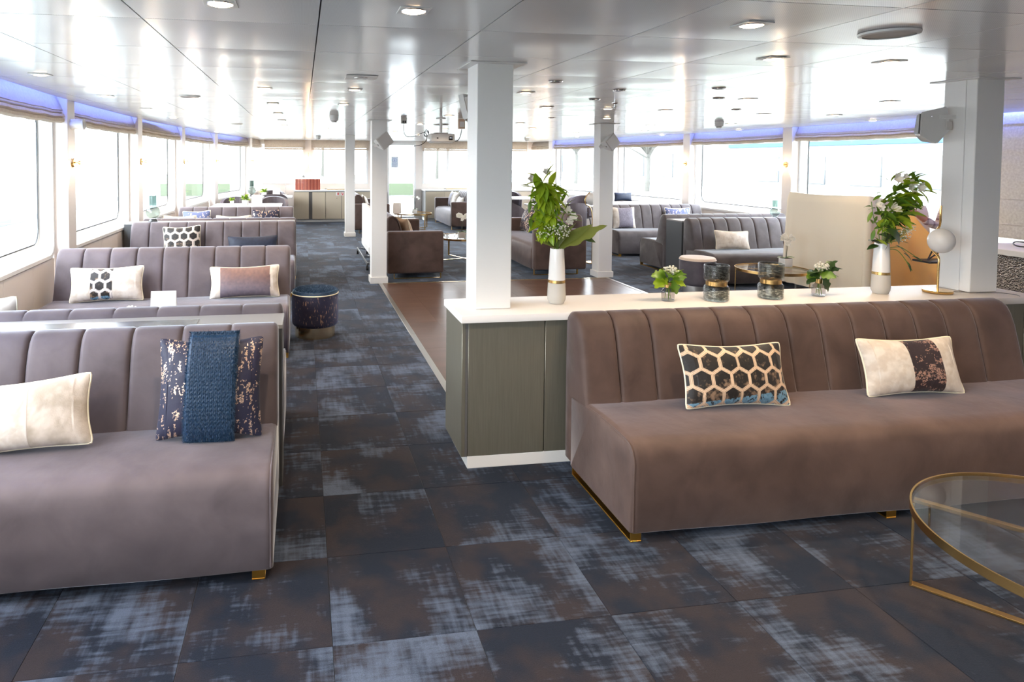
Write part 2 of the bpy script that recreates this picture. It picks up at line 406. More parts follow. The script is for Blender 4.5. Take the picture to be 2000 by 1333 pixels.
for i in range(-5, 16):
    for j in range(-7, 36):
        x0, y0 = .1+.5*i, .16+.5*j
        for t in tile_pieces(x0, x0+.5, y0, y0+.5):
            cx, cy = (t[0]+t[1])/2, (t[2]+t[3])/2
            if cy > 17.9 or cy < BY or cx < interp(LP, cy)-.25 or cx > interp(RP, cy)+.25: continue
            p = [to_px(a, b_, 0) for a in (t[0], t[1]) for b_ in (t[2], t[3])]
            vis = any(q and -20 < q[0] < 2020 and 300 < q[1] < 1360 for q in p)
            (singles if vis and not blocked(cx, cy) and cy < 10.6 else rest).append(t)
singles.sort(key=lambda t: math.hypot((t[0]+t[1])/2, (t[2]+t[3])/2)); rest += singles[290:]; singles = singles[:290]
tm = {}
for t in singles:
    w_, d_ = round(t[1]-t[0], 3), round(t[3]-t[2], 3)
    if (w_, d_) not in tm:
        bm = bmesh.new(); abox(bm, .0006, w_-.0006, .0006, d_-.0006, -.008, 0, .0012, 1); me = from_bm(bm); me.materials.append(M['carpet']); tm[(w_, d_)] = me
    ref('carpet_tile', tm[(w_, d_)], floor, (t[0], t[2], 0))
bm = bmesh.new()
for t in rest: abox(bm, t[0]+.0006, t[1]-.0006, t[2]+.0006, t[3]-.0006, -.008, 0)
tag(link('carpet_tiles', from_bm(bm), M['carpet'], floor, 0), kind='stuff')

bm = bmesh.new(); abox(bm, DX0, DX1, DY0, DY1, -.008, -.0045)
dance = tag(link('dance_floor', from_bm(bm), pm('dance_floor_joint', (.03, .02, .018), .5), None, 0), 'dark brown vinyl dance floor framed by metal strips', kind='structure')
PW, PL = .305, .92
vm_ = {}
for i in range(11):
    for j in range(-1, 6):
        x0 = DX0+.05+PW*i; x1 = min(x0+PW, DX1-.04); y0 = DY0+PL*j+(i % 3)*.3; y1 = min(y0+PL, DY1-.04); y0 = max(y0, DY0)
        if x1-x0 < .03 or y1-y0 < .05: continue
        k = (round(x1-x0, 3), round(y1-y0, 3))
        if k not in vm_:
            bm = bmesh.new(); abox(bm, .0007, k[0]-.0007, .0007, k[1]-.0007, -.0045, 0); me = from_bm(bm); me.materials.append(M['vinyl']); vm_[k] = me
        ref('vinyl_plank', vm_[k], dance, (x0, y0, 0))
tr = tag(box('trim_1', DX0, DX0+.05, 3.76, 6.02, -.002, .0035, M['steel'], None, .001, 1), 'brushed steel strip between the aisle carpet and the dance floor', kind='structure')
box('trim_piece', DX0, DX0+.05, 6.026, DY1, -.002, .0035, M['steel'], tr, .001, 1)
tag(box('trim_2', DX0+.05, DX1, DY1-.04, DY1, -.002, .0035, M['champagne'], None, .001, 1), 'brass threshold strip along the far edge of the dance floor', kind='structure')
tag(box('trim_3', DX1-.04, DX1, 3.76, DY1-.04, -.002, .0035, M['steel'], None, .001, 1), 'steel strip along the right edge of the dance floor', kind='structure')

# ---- ceiling
def Lc(y): return interp([(1.17, -1.9), (3.77, -1.92), (4.73, -1.97), (5.7, -2.05), (6.83, -2.1), (9.6, -2.12), (11.5, -2.0), (14.1, -1.8), (16.6, -1.34), (18.2, -1.1)], y)
def Rc(y): return interp([(1.17, 7.2), (6, 7.28), (9.2, 7.34), (11.9, 7.28), (14, 7.02), (16.7, 6.62), (18.2, 6.4)], y)
bm = bmesh.new()
ys = [BY, 0, 3, 6, 9, 12, 14, 16, FY+.4]
prev = None
for y in ys:
    a = bm.verts.new((Lc(y)+.01, y, CZ+.03)); b_ = bm.verts.new((Rc(y)-.01, y, CZ+.03)); c_ = bm.verts.new((Lc(y)+.01, y, CZ+.05)); d_ = bm.verts.new((Rc(y)-.01, y, CZ+.05))
    if prev:
        bm.faces.new((prev[0], prev[1], b_, a)); bm.faces.new((prev[2], prev[3], d_, c_)); bm.faces.new((prev[0], a, c_, prev[2])); bm.faces.new((prev[1], b_, d_, prev[3]))
    prev = (a, b_, c_, d_)
ceil = tag(link('ceiling', from_bm(bm), M['ceiling_void'], None, 0), 'low glossy perforated metal panel ceiling of the saloon', kind='structure')
# roof deck above the coves
bm = bmesh.new(); abox(bm, -2.9, 8.1, BY-.2, 18.6, 2.36, 2.44); tag(link('ceiling_deck', from_bm(bm), M['white'], None, 0), 'white deck above the blue lit coves', kind='structure')
PIT = .653; PX0, PY0 = .062, 2.60-.645*9
def panel_mesh(cs, seed):
    rnd = random.Random(seed); n = 8; V = []; F = []; A = rnd.uniform(-.0028, .0012); B = rnd.uniform(-.0018, .0018); C_ = rnd.uniform(-.0018, .0018)
    for j in range(n+1):
        v = j/n
        for i in range(n+1):
            u = i/n
            x = (cs[0][0]*(1-u)+cs[1][0]*u)*(1-v)+(cs[3][0]*(1-u)+cs[2][0]*u)*v
            y = (cs[0][1]*(1-u)+cs[1][1]*u)*(1-v)+(cs[3][1]*(1-u)+cs[2][1]*u)*v
            z = A*math.sin(PI*u)*math.sin(PI*v)+B*math.sin(PI*v)*(2*u-1)*math.sin(PI*u)+C_*math.sin(2*PI*v)*math.sin(PI*u)
            V.append((x, y, CZ+z))
    for j in range(n):
        for i in range(n):
            a = j*(n+1)+i; F.append((a, a+n+1, a+n+2, a+1))
    # turned up rim
    rim = [i for i in range(n+1)]+[j*(n+1)+n for j in range(1, n+1)]+[n*(n+1)+i for i in range(n-1, -1, -1)]+[j*(n+1) for j in range(n-1, 0, -1)]
    base = len(V)
    for q in rim: V.append((V[q][0], V[q][1], CZ+.022))
    for k in range(len(rim)):
        k2 = (k+1) % len(rim); F.append((rim[k], rim[k2], base+k2, base+k))
    me = pyd(V, F, 'panel'); return me
pans = []
for i in range(-5, 13):
    for j in range(0, 34):
        x0, x1 = PX0+PIT*i, PX0+PIT*(i+1); y0 = PY0+.645*j; y1 = y0+.645; y1 = min(y1, FY)
        if y0 >= FY-.02: continue
        g = .0026
        cs = [(max(x0+g, Lc(y0)), y0+g), (min(x1-g, Rc(y0)), y0+g), (min(x1-g, Rc(y1)), y1-g), (max(x0+g, Lc(y1)), y1-g)]
        if cs[1][0]-cs[0][0] < .05 or cs[2][0]-cs[3][0] < .05: continue
        pans.append(((x0+x1)/2, (y0+y1)/2, cs, i*40+j))
def pvis(p):
    q = [to_px(a, b_, CZ) for a, b_ in p[2]]; return any(v and -10 < v[0] < 2010 and -10 < v[1] < 700 for v in q)
vp_ = sorted([p for p in pans if pvis(p)], key=lambda p: math.hypot(p[0], p[1])); sel = vp_[:290]; ids = {p[3] for p in sel}
for p in sel: link('ceiling_panel', panel_mesh(p[2], p[3]), M['ceiling'], ceil, 30)
V = []; F = []
for p in pans:
    if p[3] in ids: continue
    me = panel_mesh(p[2], p[3]); b0 = len(V); V += [tuple(v.co) for v in me.vertices]; F += [tuple(b0+k for k in f.vertices) for f in me.polygons]; bpy.data.meshes.remove(me)
tag(link('ceiling_panels', pyd(V, F), M['ceiling'], ceil, 30), kind='stuff')

# ---- side walls with flared rounded windows
def rrect(s0, s1, z0, z1, r, n=6):
    P = []
    for (cx, cz, a0) in ((s1-r, z0+r, -PI/2), (s1-r, z1-r, 0), (s0+r, z1-r, PI/2), (s0+r, z0+r, PI)):
        for k in range(n+1):
            a = a0+PI/2*k/n; P.append((cx+r*math.cos(a), cz+r*math.sin(a)))
    return P
def bay(side, T, k, idx, names):
    sg = -1 if side == 'left' else 1
    (ya, xa), (yb, xb) = T[k], T[k+1]
    A = Vector((xa, ya, 0)); B = Vector((xb, yb, 0)); d = (B-A); Ln = d.length; d.normalize(); nrm = Vector((d.y*(1 if sg > 0 else -1), -d.x*(1 if sg > 0 else -1), 0))
    def pt(s, z, o): q = A+d*s+nrm*o; return (q.x, q.y, z)
    W0 = .14
    outer = []; rim = rrect(.23, Ln-.02, .76, 2.10, .10); gl = rrect(.27, Ln-.05, .87, 2.05, .13); n = 7
    cor = ((Ln, 0), (Ln, 2.36), (0, 2.36), (0, 0))
    for c in cor: outer += [c]*n
    V = []; F = []; m = len(rim)
    for lst, o in ((outer, W0), (rim, W0)):
        for s, z in lst: V.append(pt(s, z, o))
    for q in range(m):
        q2 = (q+1) % m
        F.append((q, q2, m+q2, m+q) if outer[q] != outer[q2] else (q, m+q2, m+q))
    wl = link('wall_panel', pyd(V, F), M['warm_white'], names['wall'], 0)
    # frame tunnel, raised lip on the room side
    rim2 = rrect(.215, Ln-.005, .745, 2.115, .11); rim3 = rrect(.245, Ln-.035, .775, 2.085, .10)
    V = []; F = []
    for lst, o in ((rim2, W0), (rim2, W0-.022), (rim3, W0-.022), (gl, W0+.10)):
        for s, z in lst: V.append(pt(s, z, o))
    for l in range(3):
        for q in range(m):
            q2 = (q+1) % m; F.append((l*m+q, l*m+q2, (l+1)*m+q2, (l+1)*m+q))
    wname = 'window_%d' % idx
    fr = tag(link(wname, pyd(V, F), M['window_frame'], None, 40), 'white framed saloon window with rounded corners, %s side' % side, kind='structure')
    gk = rrect(.283, Ln-.063, .883, 2.037, .118)
    V = []; F = []
    for lst, o in ((gl, W0+.097), (gk, W0+.093), (gk, W0+.103)):
        for s, z in lst: V.append(pt(s, z, o))
    for l in range(2):
        for q in range(m):
            q2 = (q+1) % m; F.append((l*m+q, l*m+q2, (l+1)*m+q2, (l+1)*m+q))
    link('gasket', pyd(V, F), M['gasket'], fr, 0)
    link('pane', pyd([pt(s, z, W0+.1) for s, z in gk], [tuple(range(m))]), M['window_glass'], fr, 0)
    # dado panels below the window
    s = .2
    while s < Ln-.05:
        e = min(s+.62, Ln); V = []; F = []
        bm = bmesh.new(); abox(bm, s+.002, e-.002, W0-.012, W0, .0, .735, .002, 1)
        for v in bm.verts: v.co = Vector(pt(v.co.x, v.co.z, v.co.y))
        link('wall_board', from_bm(bm), M['warm_white'], names['wall'], 30); s = e
    # post
    bm = bmesh.new(); abox(bm, 0, .2, 0, W0+.03, 0, 2.36, .004, 1)
    for v in bm.verts: v.co = Vector(pt(v.co.x, v.co.z, v.co.y))
    link('post', from_bm(bm), M['warm_white'], names['wall'], 30)
    return pt, Ln
wl = bpy.data.objects.new('wall_left', None); COL.objects.link(wl); tag(wl, 'left side wall of the saloon with panelled posts', kind='structure')
wr = bpy.data.objects.new('wall_right', None); COL.objects.link(wr); tag(wr, 'right side wall of the saloon with panelled posts', kind='structure')
bays = {}
idx = 1
for side, T, wo in (('left', LP, wl), ('right', RP, wr)):
    for k in range(0, 9):
        bays[(side, k)] = bay(side, T, k, idx, {'wall': wo}); idx += 1
# LED strips and roman blinds
def blind(side, k, drop, label, group):
    pt, Ln = bays[(side, k)]; s0, s1 = .225, Ln-.03
    root = empty('roman_blind', label, 'blind', pt(0, 0, 0), 0, group); o = Vector(pt(0, 0, 0))
    ZB = drop
    prof = [(.125, 2.335), (.10, 2.24), (.075, 2.15), (.045, ZB+.135), (.035, ZB+.115)]
    fold = [(.028, ZB+.105), (.05, ZB+.085), (.022, ZB+.078), (.015, ZB+.058), (.045, ZB+.045), (.02, ZB+.038), (.02, ZB+.015), (.05, ZB), (.09, ZB+.01), (.12, ZB+.06), (.13, 2.335)]
    def sheet(name, pr, closed=False):
        ns = 18; V = []; F = []; m = len(pr)
        for i in range(ns+1):
            s = s0+(s1-s0)*i/ns
            sag = .012*math.sin(PI*i/ns)+.004*math.sin(i*1.9+k)
            for (of, z) in pr:
                wgt = max(0, min(1, (2.3-z)/.3))
                q = Vector(pt(s, z-sag*wgt, of-.006*wgt*math.sin(i*1.3+k)))-o; V.append(tuple(q))
        for i in range(ns):
            for j in range(m-1): F.append((i*m+j, i*m+j+1, (i+1)*m+j+1, (i+1)*m+j))
        F.append(tuple(range(m))) if closed else None
        if closed: F.append(tuple(ns*m+j for j in range(m-1, -1, -1)))
        return link(name, pyd(V, F), M['linen'], root, 50)
    sheet('valance', prof+[(.045, ZB+.11), (.125, 2.3)], True); sheet('folded_hem', fold, True)
    return root
for side in ('left', 'right'):
    for k in range(2, 9):
        lit = 'blue lit' if k < 8 else 'pale'
        nm = {2: 'nearest', 3: 'second nearest', 4: 'third nearest', 5: 'fourth', 6: 'fifth', 7: 'sixth', 8: 'farthest'}[k]
        if side == 'right' and k in (2, 3):
            continue
        blind(side, k, 1.955, '%s roman blind folded up, %s on the %s wall' % (lit, nm, side), 'roman blinds over the side windows')
    for k in range(2, 8):
        pt, Ln = bays[(side, k)]
        bm = bmesh.new(); abox(bm, .23, Ln-.05, -.005, .012, 2.225, 2.233)
        for v in bm.verts: v.co = Vector(pt(v.co.x, v.co.z, v.co.y))
        st = tag(link('led_strip', from_bm(bm), M['led_blue'], None, 0), 'blue light strip in the cove above the %s blind on the %s wall' % ({2: 'nearest', 3: 'second nearest', 4: 'third nearest', 5: 'fourth', 6: 'fifth', 7: 'sixth'}[k], side), 'light strip', 'blue cove light strips')
# fully lowered blinds on the right wall near the bar
for kk, lbl in ((3, 'beige roman blind let down over the window behind the mosaic counter'), (2, 'beige roman blind let down over the nearest right window'), (1, 'unseen beige roman blind added to block light from the right window behind the camera'), (0, 'unseen beige roman blind added to block light from the farthest right window behind the camera')):  # the pair behind the camera is unseen, added to dim the foreground
  pt, Ln = bays[('right', kk)]
  root = empty('lowered_blind', lbl, 'blind', pt(0, 0, 0)); o = Vector(pt(0, 0, 0))
  bm = bmesh.new(); ns, nz = 20, 36; gv = []
  for j in range(nz+1):
      z = .84+(2.33-.84)*j/nz; row = []
      for i in range(ns+1):
          s = .21+(Ln-.24)*i/ns; off = .06+.045*max(0, (z-2.1)/.23)-.006*math.cos((z-.84)/.27*2*PI)*.5-.004*math.sin(s*7+z*3)
          row.append(bm.verts.new(Vector(pt(s, z, off))-o))
      gv.append(row)
  for j in range(nz):
      for i in range(ns): bm.faces.new((gv[j][i], gv[j][i+1], gv[j+1][i+1], gv[j+1][i]))
  link('blind_fabric', from_bm(bm), M['linen_lined'], root, 50)
  for q in range(5):
      z = .98+.27*q; bm = bmesh.new(); abox(bm, .21, Ln-.03, .05, .056, z, z+.006)
      for v in bm.verts: v.co = Vector(pt(v.co.x, v.co.z, v.co.y))-o
      link('batten_fold', from_bm(bm), M['linen_lined'], root, 0)

# ---- forward wall: boxes round the openings
fw = bpy.data.objects.new('wall_front', None); COL.objects.link(fw); tag(fw, 'forward wall of the saloon with wide windows and a glazed door', kind='structure')
T_ = .10
openings = [(-1.20, .05, .98), (.27, 1.78, .98), (2.32, 3.11, .03), (3.30, 6.36, .98)]
xs = -1.9
for (a, b_, zb) in openings+[(7.2, 7.3, .9)]:
    if a > 7: b_ = a; a = 7.2
    box('wall_post', xs, a, FY, FY+T_, 0, 2.36, M['warm_white'] if xs > -1 else M['white'], fw, .003, 1)
    xs = b_
for (a, b_, zb) in openings:
    if zb > .1: box('wall_panel', a, b_, FY+.01, FY+T_, 0, zb, M['warm_white'], fw)
    box('wall_panel', a, b_, FY+.01, FY+T_, 2.09, 2.36, M['white'], fw)
def fwin(a, b_, zb, mull, name, label):
    bm = bmesh.new(); t = .045
    abox(bm, a, a+t, FY-.01, FY+.06, zb, 2.09, .004, 1); abox(bm, b_-t, b_, FY-.01, FY+.06, zb, 2.09, .004, 1)
    abox(bm, a+t, b_-t, FY-.01, FY+.06, zb, zb+t, .004, 1); abox(bm, a+t, b_-t, FY-.01, FY+.06, 2.09-t, 2.09, .004, 1)
    for mx_ in mull: abox(bm, mx_-.04, mx_+.04, FY, FY+.05, zb+t, 2.09-t, .004, 1)
    f = tag(link(name, from_bm(bm), M['window_frame'], None, 40), label, kind='structure')
    es = [a+t]+[v for m_ in mull for v in (m_-.04, m_+.04)]+[b_-t]
    for q in range(0, len(es), 2):
        link('pane', pyd([(es[q], FY+.03, zb+t), (es[q+1], FY+.03, zb+t), (es[q+1], FY+.03, 2.09-t), (es[q], FY+.03, 2.09-t)], [(0, 1, 2, 3)]), M['window_glass'], f, 0)
    return f
fwin(-1.20, .05, .98, [], 'window_17', 'white framed forward window above the left end of the cabinets')
fwin(.27, 1.78, .98, [], 'window_18', 'white framed forward window behind the red books and cabinets')
fwin(3.30, 6.36, .98, [4.02, 5.0], 'window_19', 'wide forward window with mullions right of the glazed door')
dr = fwin(2.32, 3.11, .03, [], 'door_1', 'white framed glazed door in the forward wall')
box('door_handle', 3.03, 3.05, FY-.06, FY-.01, .95, 1.12, M['steel'], dr, .004)
# behind camera and outer closure
tag(box('wall_back', -2.6, 7.9, BY-.1, BY, 0, 2.36, M['warm_white']), 'plain wall behind the camera', kind='structure')
for x0, y0, x1, y1 in ((-1.1, 18.2, -1.9, 18.0),): pass

# forward blinds: flat beige pelmets
def flat_blind(a, b_, z0, label):
    root = empty('pelmet_blind', label, 'blind', ((a+b_)/2, FY-.06, z0), 0, 'flat beige blinds on the forward wall')
    w2 = (b_-a)/2
    box('valance', -w2, w2, -.035, .035, .05, CZ-z0-.004, M['linen'], root, .006)
    box('hem', -w2+.004, w2-.004, -.042, .03, 0, .046, M['linen'], root, .006)
flat_blind(-1.0, .08, 1.90, 'flat beige blind over the far left forward window')
flat_blind(.24, 1.80, 1.90, 'flat beige blind over the forward window behind the red books')
flat_blind(3.28, 6.30, 1.90, 'long flat beige blind right of the glazed door')

# ---- columns
def column(x, y, z0, label, collar=True, skirt=True):
    c = tag(box('column', x, x+.2, y, y+.21, z0, CZ+.02, M['white'], None, .003, 1, smooth=0), label, kind='structure')
    c['category'] = 'column'
    if collar:
        bm = bmesh.new(); abox(bm, x-.05, x+.02, y-.05, y+.27, CZ-.006, CZ-.001); abox(bm, x+.02, x+.26, y-.05, y+.02, CZ-.006, CZ-.001); abox(bm, x+.18, x+.26, y+.02, y+.27, CZ-.006, CZ-.001)
        link('ceiling_collar', from_bm(bm), M['plastic'], c, 0)
    if skirt: box('skirting', x-.018, x+.218, y-.018, y+.228, 0, .085, M['white'], c, .003, 1)
    return c
column(.928, 3.433, .83, 'square white column standing on the left end of the worktop', True, False)
column(.905, 8.60, 0, 'square white column at the far left corner of the dance floor')
column(.905, 13.95, 0, 'slim far white column in the aisle near the cabinets')
column(4.11, 8.63, 0, 'square white column at the far right corner of the dance floor')
column(4.11, 13.95, 0, 'far right white column hidden behind the near ones')
cr_ = column(4.118, 3.464, .83, 'wide white column standing on the right end of the worktop', True, False)
box('cover_strip', 4.112, 4.118, 3.53, 3.665, .83, CZ, M['white'], cr_)

# ---- exterior
def ext(name, x0, x1, y0, y1, z0, z1, mat, label, cat, parent=None):
    o = box(name, x0, x1, y0, y1, z0, z1, mat, parent, .02, 1)
    if not parent: tag(o, label, cat)
    return o
mw = pm('canal_water', (.24, .27, .26), .15); N = mw.node_tree.nodes; L = mw.node_tree.links; b = N['Principled BSDF']
tc = N.new('ShaderNodeTexCoord'); no = N.new('ShaderNodeTexNoise'); no.inputs['Scale'].default_value = 1.2; no.inputs['Detail'].default_value = 5; L.new(tc.outputs['Object'], no.inputs['Vector']); bump(N, L, b, no.outputs[0], .3, .6)
tag(box('water', -90, 90, -60, 130, -1.7, -1.4, mw), 'pale rippled harbour water outside the windows', 'water', kind='structure')
mg = pm('quay_grass', (.06, .075, .045), .95); mc = pm('quay_concrete', (.32, .32, .31), .9)
mpale = pm('pale_facade', (.34, .345, .35), .8); mdk = pm('dark_glazing', (.075, .085, .09), .6); mblue = pm('blue_fascia', (.02, .08, .18), .6); mship = pm('white_hull', (.40, .41, .42), .6)
q = tag(box('quay', 16, 80, -30, 110, -1.39, -.05, mc, None), 'pale concrete quay along the right side', kind='structure')
tag(box('quay_verge', 13.5, 16, -30, 110, -1.39, -.35, mg, None), 'rough green bank below the quay', kind='structure')
hb = ext('warehouse', 24, 40, 8, 34, -.04, 5.2, mpale, 'pale building with a blue roof edge beyond the right windows', 'building')
ext('fascia', 23.9, 24, 8, 34, 2.4, 2.62, mblue, '', '', hb)
for yy in range(9, 33, 3): ext('window', 23.93, 24, yy, yy+1.6, .6, 1.9, mdk, '', '', hb)
h2 = ext('shop_building', 26, 40, 42, 70, -.04, 7, mpale, 'distant pale building with dark shop windows on the quay', 'building')
for yy in range(43, 69, 4): ext('window', 25.93, 26, yy, yy+2.4, .5, 2.2, mdk, '', '', h2)
sh = ext('moored_boat', -16, -9, -4, 44, -1.39, 1.15, mship, 'white passenger boat moored beyond the left windows', 'boat')
ext('cabin', -15.5, -9.8, 0, 40, 1.16, 3.3, mship, '', '', sh)
for yy in range(1, 39, 4): ext('window', -9.86, -9.79, yy, yy+2.6, 1.7, 2.6, mdk, '', '', sh)
ext('fender_band', -9.06, -8.98, -4, 44, -.45, -.25, mdk, '', '', sh)
fd = tag(box('foredeck', .2, 4.9, 18.3, 25, -.3, -.02, mship, None), 'white foredeck beyond the forward door', kind='structure')
for x_, y_ in ((3.95, 20.5), (5.1, 22), (1.0, 23)):
    mst = empty('deck_post', 'white railing post on the foredeck', 'post', (x_, y_, 0), 0, 'railing posts on the foredeck')
    link('shaft', lathe_me([(.10, 0), (.055, 2.6), (.05, 3.2)], 12), M['window_frame'], mst)
def tree(x, y, h, label, seed):
    rnd = random.Random(seed); t = empty('bare_tree', label, 'tree', (x, y, -.05), 0, 'wintry trees on the far bank')
    V, F = tube_data([(0, 0, 0), (.05, 0, h*.3), (0, .05, h*.55)], [.15, .11, .07], 8)
    link('trunk', pyd(V, F), M['tr_bark'] if 'tr_bark' in M else M.setdefault('tr_bark', pm('bark', (.07, .068, .06), .9)), t)
    V = []; F = []
    for k in range(70):
        a = rnd.uniform(0, 2*PI); z0 = h*rnd.uniform(.3, .6); r = h*rnd.uniform(.15, .38); z1 = z0+h*rnd.uniform(.1, .45)
        tube_data([(0, 0, z0), (r*.5*math.cos(a), r*.5*math.sin(a), (z0+z1)/2+.1), (r*math.cos(a), r*math.sin(a), z1)], [.05, .03, .01], 4, False, V, F)
    tag(link('branches', pyd(V, F), M['tr_bark'], t, 0), kind='stuff')
for k, (x_, y_, h_) in enumerate(((7, 62, 11), (12, 58, 9), (17, 66, 12), (2, 66, 10), (20, 46, 7), (19, 34, 6))):
    tree(x_, y_, h_, 'grey leafless tree on the far bank beyond the forward windows', k)
tag(box('far_bank', -30, 16, 56, 90, -1.39, -.4, mg, None), 'green far bank beyond the forward windows', kind='structure')

# ---- daylight portals in the openings (sampling guides for the sky)
def portal(loc, sx, sz, direction):
    ld = bpy.data.lights.new('window_portal', 'AREA'); ld.shape = 'RECTANGLE'; ld.size = sx; ld.size_y = sz; ld.cycles.is_portal = True
    o = bpy.data.objects.new('window_portal', ld); COL.objects.link(o); o.location = loc
    o.rotation_euler = Vector(direction).to_track_quat('-Z', 'Y').to_euler()
portal((-2.7, 7.4, 1.4), 22, 1.6, (1, 0, 0)); portal((8.0, 7.4, 1.4), 22, 1.6, (-1, 0, 0)); portal((2.6, FY+.5, 1.2), 9, 2.2, (0, -1, 0))

# ---- downlights and ceiling fittings
lamp_col = (1, .76, .52)
def downlight(x, y, power, label, grp='square downlights in the ceiling', lit=True, size=.055):
    r = empty('downlight', label, 'downlight', (x, y, CZ), 0, grp)
    bm = bmesh.new(); abox(bm, -size, size, -size, size, -.0055, -.0015, .001, 1); link('bezel', from_bm(bm), M['plastic'], r, 30)
    lathe('lamp_ring', [(.0415, -.008), (.044, -.0075), (.045, -.005)], M['chrome'], r, 20)
    link('lens', lathe_me([(0, -.013), (.03, -.0115), (.0415, -.0075), (.0415, -.005)], 20), M['led_warm'] if lit else M['opal'], r)
    if power:
        ld = bpy.data.lights.new('spot', 'SPOT'); ld.energy = power; ld.color = lamp_col; ld.spot_size = math.radians(125); ld.spot_blend = .9; ld.shadow_soft_size = .004
        lo = bpy.data.objects.new('downlight_spot', ld); COL.objects.link(lo); lo.parent = r; lo.location = (0, 0, -.016)
    return r
XS = [(-1.61, [4.42, 5.8, 7.23, 8.69, 10.1, 11.45, 13]), (-.27, [2.29, 4.94, 6.27, 7.6, 8.95, 10.3, 11.6, 12.9, 14.2, 15.5]), (.385, [2.28, 4.9, 6.2, 8.1, 11, 13.3]),
      (1.69, [2.28, 4.84, 7.5, 9.4, 12, 14.6]), (2.345, [3.0, 6.1, 10.7, 13.3]), (3.0, [2.98, 6.15, 8.8, 11.4]), (3.65, [4.95, 6.2, 7.5, 10.1, 14]), (4.95, [4.9, 6.45, 8.8, 11.4, 14]), (5.8, [2.3, 6.43, 8.2, 10.5, 13.3]), (7.0, [4.3, 7.16, 9.7, 12.0])]
RN = ['over the left window booths', 'along the left side of the aisle', 'along the right side of the aisle', 'left of the middle of the dance floor', 'along the middle of the dance floor', 'right of the middle of the dance floor',
      'along the right edge of the dance floor', 'over the booth stools on the right', 'over the right booths', 'along the right windows']
ON = ['nearest', 'second', 'third', 'fourth', 'fifth', 'sixth', 'seventh', 'eighth', 'ninth', 'tenth']
for q, (x_, yl) in enumerate(XS):
    for n_, y_ in enumerate(yl):
        downlight(x_, y_, 45 if y_ < 5.5 else 30, 'lit square downlight, %s of the row %s' % (ON[n_], RN[q]))
for x_, y_ in ((-.27, .3), (.385, .3), (1.69, .35), (2.345, 1.0), (3.0, .4), (3.65, 1.6), (4.6, 1.0), (-1.61, 1.6), (1.69, -1.2), (3.0, -1.2), (0, -1.5)):
    downlight(x_, y_, 80, 'small square ceiling downlight with a lit warm lamp, behind the camera')
sp_ = downlight(.37, 4.18, 0, 'large square ceiling plate with an unlit lamp', None, False, .10)
for x_, y_ in ((1.65, 4.14), (1.66, 5.6), (2.45, 5.27), (2.31, 4.55), (2.99, 7.6), (3.4, 4.97), (2.94, 4.3), (4.3, 6.0)):
    r = empty('ceiling_eyelet', 'small round metal eyelet set in the ceiling', 'ceiling fitting', (x_, y_, CZ), 0, 'round metal eyelets in the ceiling')
    lathe('ring', [(.018, -.004), (.045, -.008), (.048, -.001)], M['chrome'], r, 20); lathe('lens', [(0, -.006), (.02, -.007), (.02, -.002)], M['ledge_dark'], r, 12)
for x_, y_, s_, lb in ((-.92, 5.68, .085, 'flat round ceiling speaker above the left booths'), (-.95, 9.95, .085, 'flat round ceiling speaker above the far left booths'), (2.34, 2.33, .105, 'large flat round ceiling speaker near the right column'), (2.0, 9.4, .11, 'round ceiling speaker behind the projector')):
    r = empty('ceiling_speaker', lb, 'speaker', (x_, y_, CZ))
    lathe('rim', [(s_*.86, -.013), (s_, -.010), (s_*1.02, -.001)], M['plastic'], r, 40); lathe('grille', [(0, -.009), (s_*.86, -.009), (s_*.86, -.002)], M['grille'], r, 40)
for x_, y_, lb in ((.37, 7.8, 'white smoke detector above the aisle, nearest of the pair'), (5.37, 7.83, 'white smoke detector above the right booths'), (.35, 14.6, 'white smoke detector above the far aisle'), (5.0, 14.2, 'white smoke detector at the far right')):
    r = empty('smoke_detector', lb, 'smoke detector', (x_, y_, CZ))
    lathe('base', [(.055, -.03), (.058, -.002)], M['plastic'], r, 28); lathe('chamber', [(0, -.085), (.03, -.084), (.036, -.068), (.050, -.062), (.052, -.04), (.056, -.036), (.056, -.031)], M['plastic'], r, 28)
    lathe('sensor_slot', [(.034, -.072), (.0375, -.069), (.0375, -.066)], M['black'], r, 20)
r = empty('sprinkler', 'chrome sprinkler head hanging from the ceiling', 'sprinkler', (2.78, 5.56, CZ))
lathe('rose', [(.012, -.012), (.032, -.004), (.032, 0)], M['chrome'], r, 20); lathe('body', [(.004, -.045), (.01, -.04), (.01, -.01)], M['chrome'], r, 12); lathe('deflector', [(0, -.055), (.018, -.052), (.018, -.05)], M['chrome'], r, 14)
for s in (-1, 1): tube('arm', [(s*.01, 0, -.02), (s*.016, 0, -.035), (s*.004, 0, -.052)], .0025, M['chrome'], r, 6)
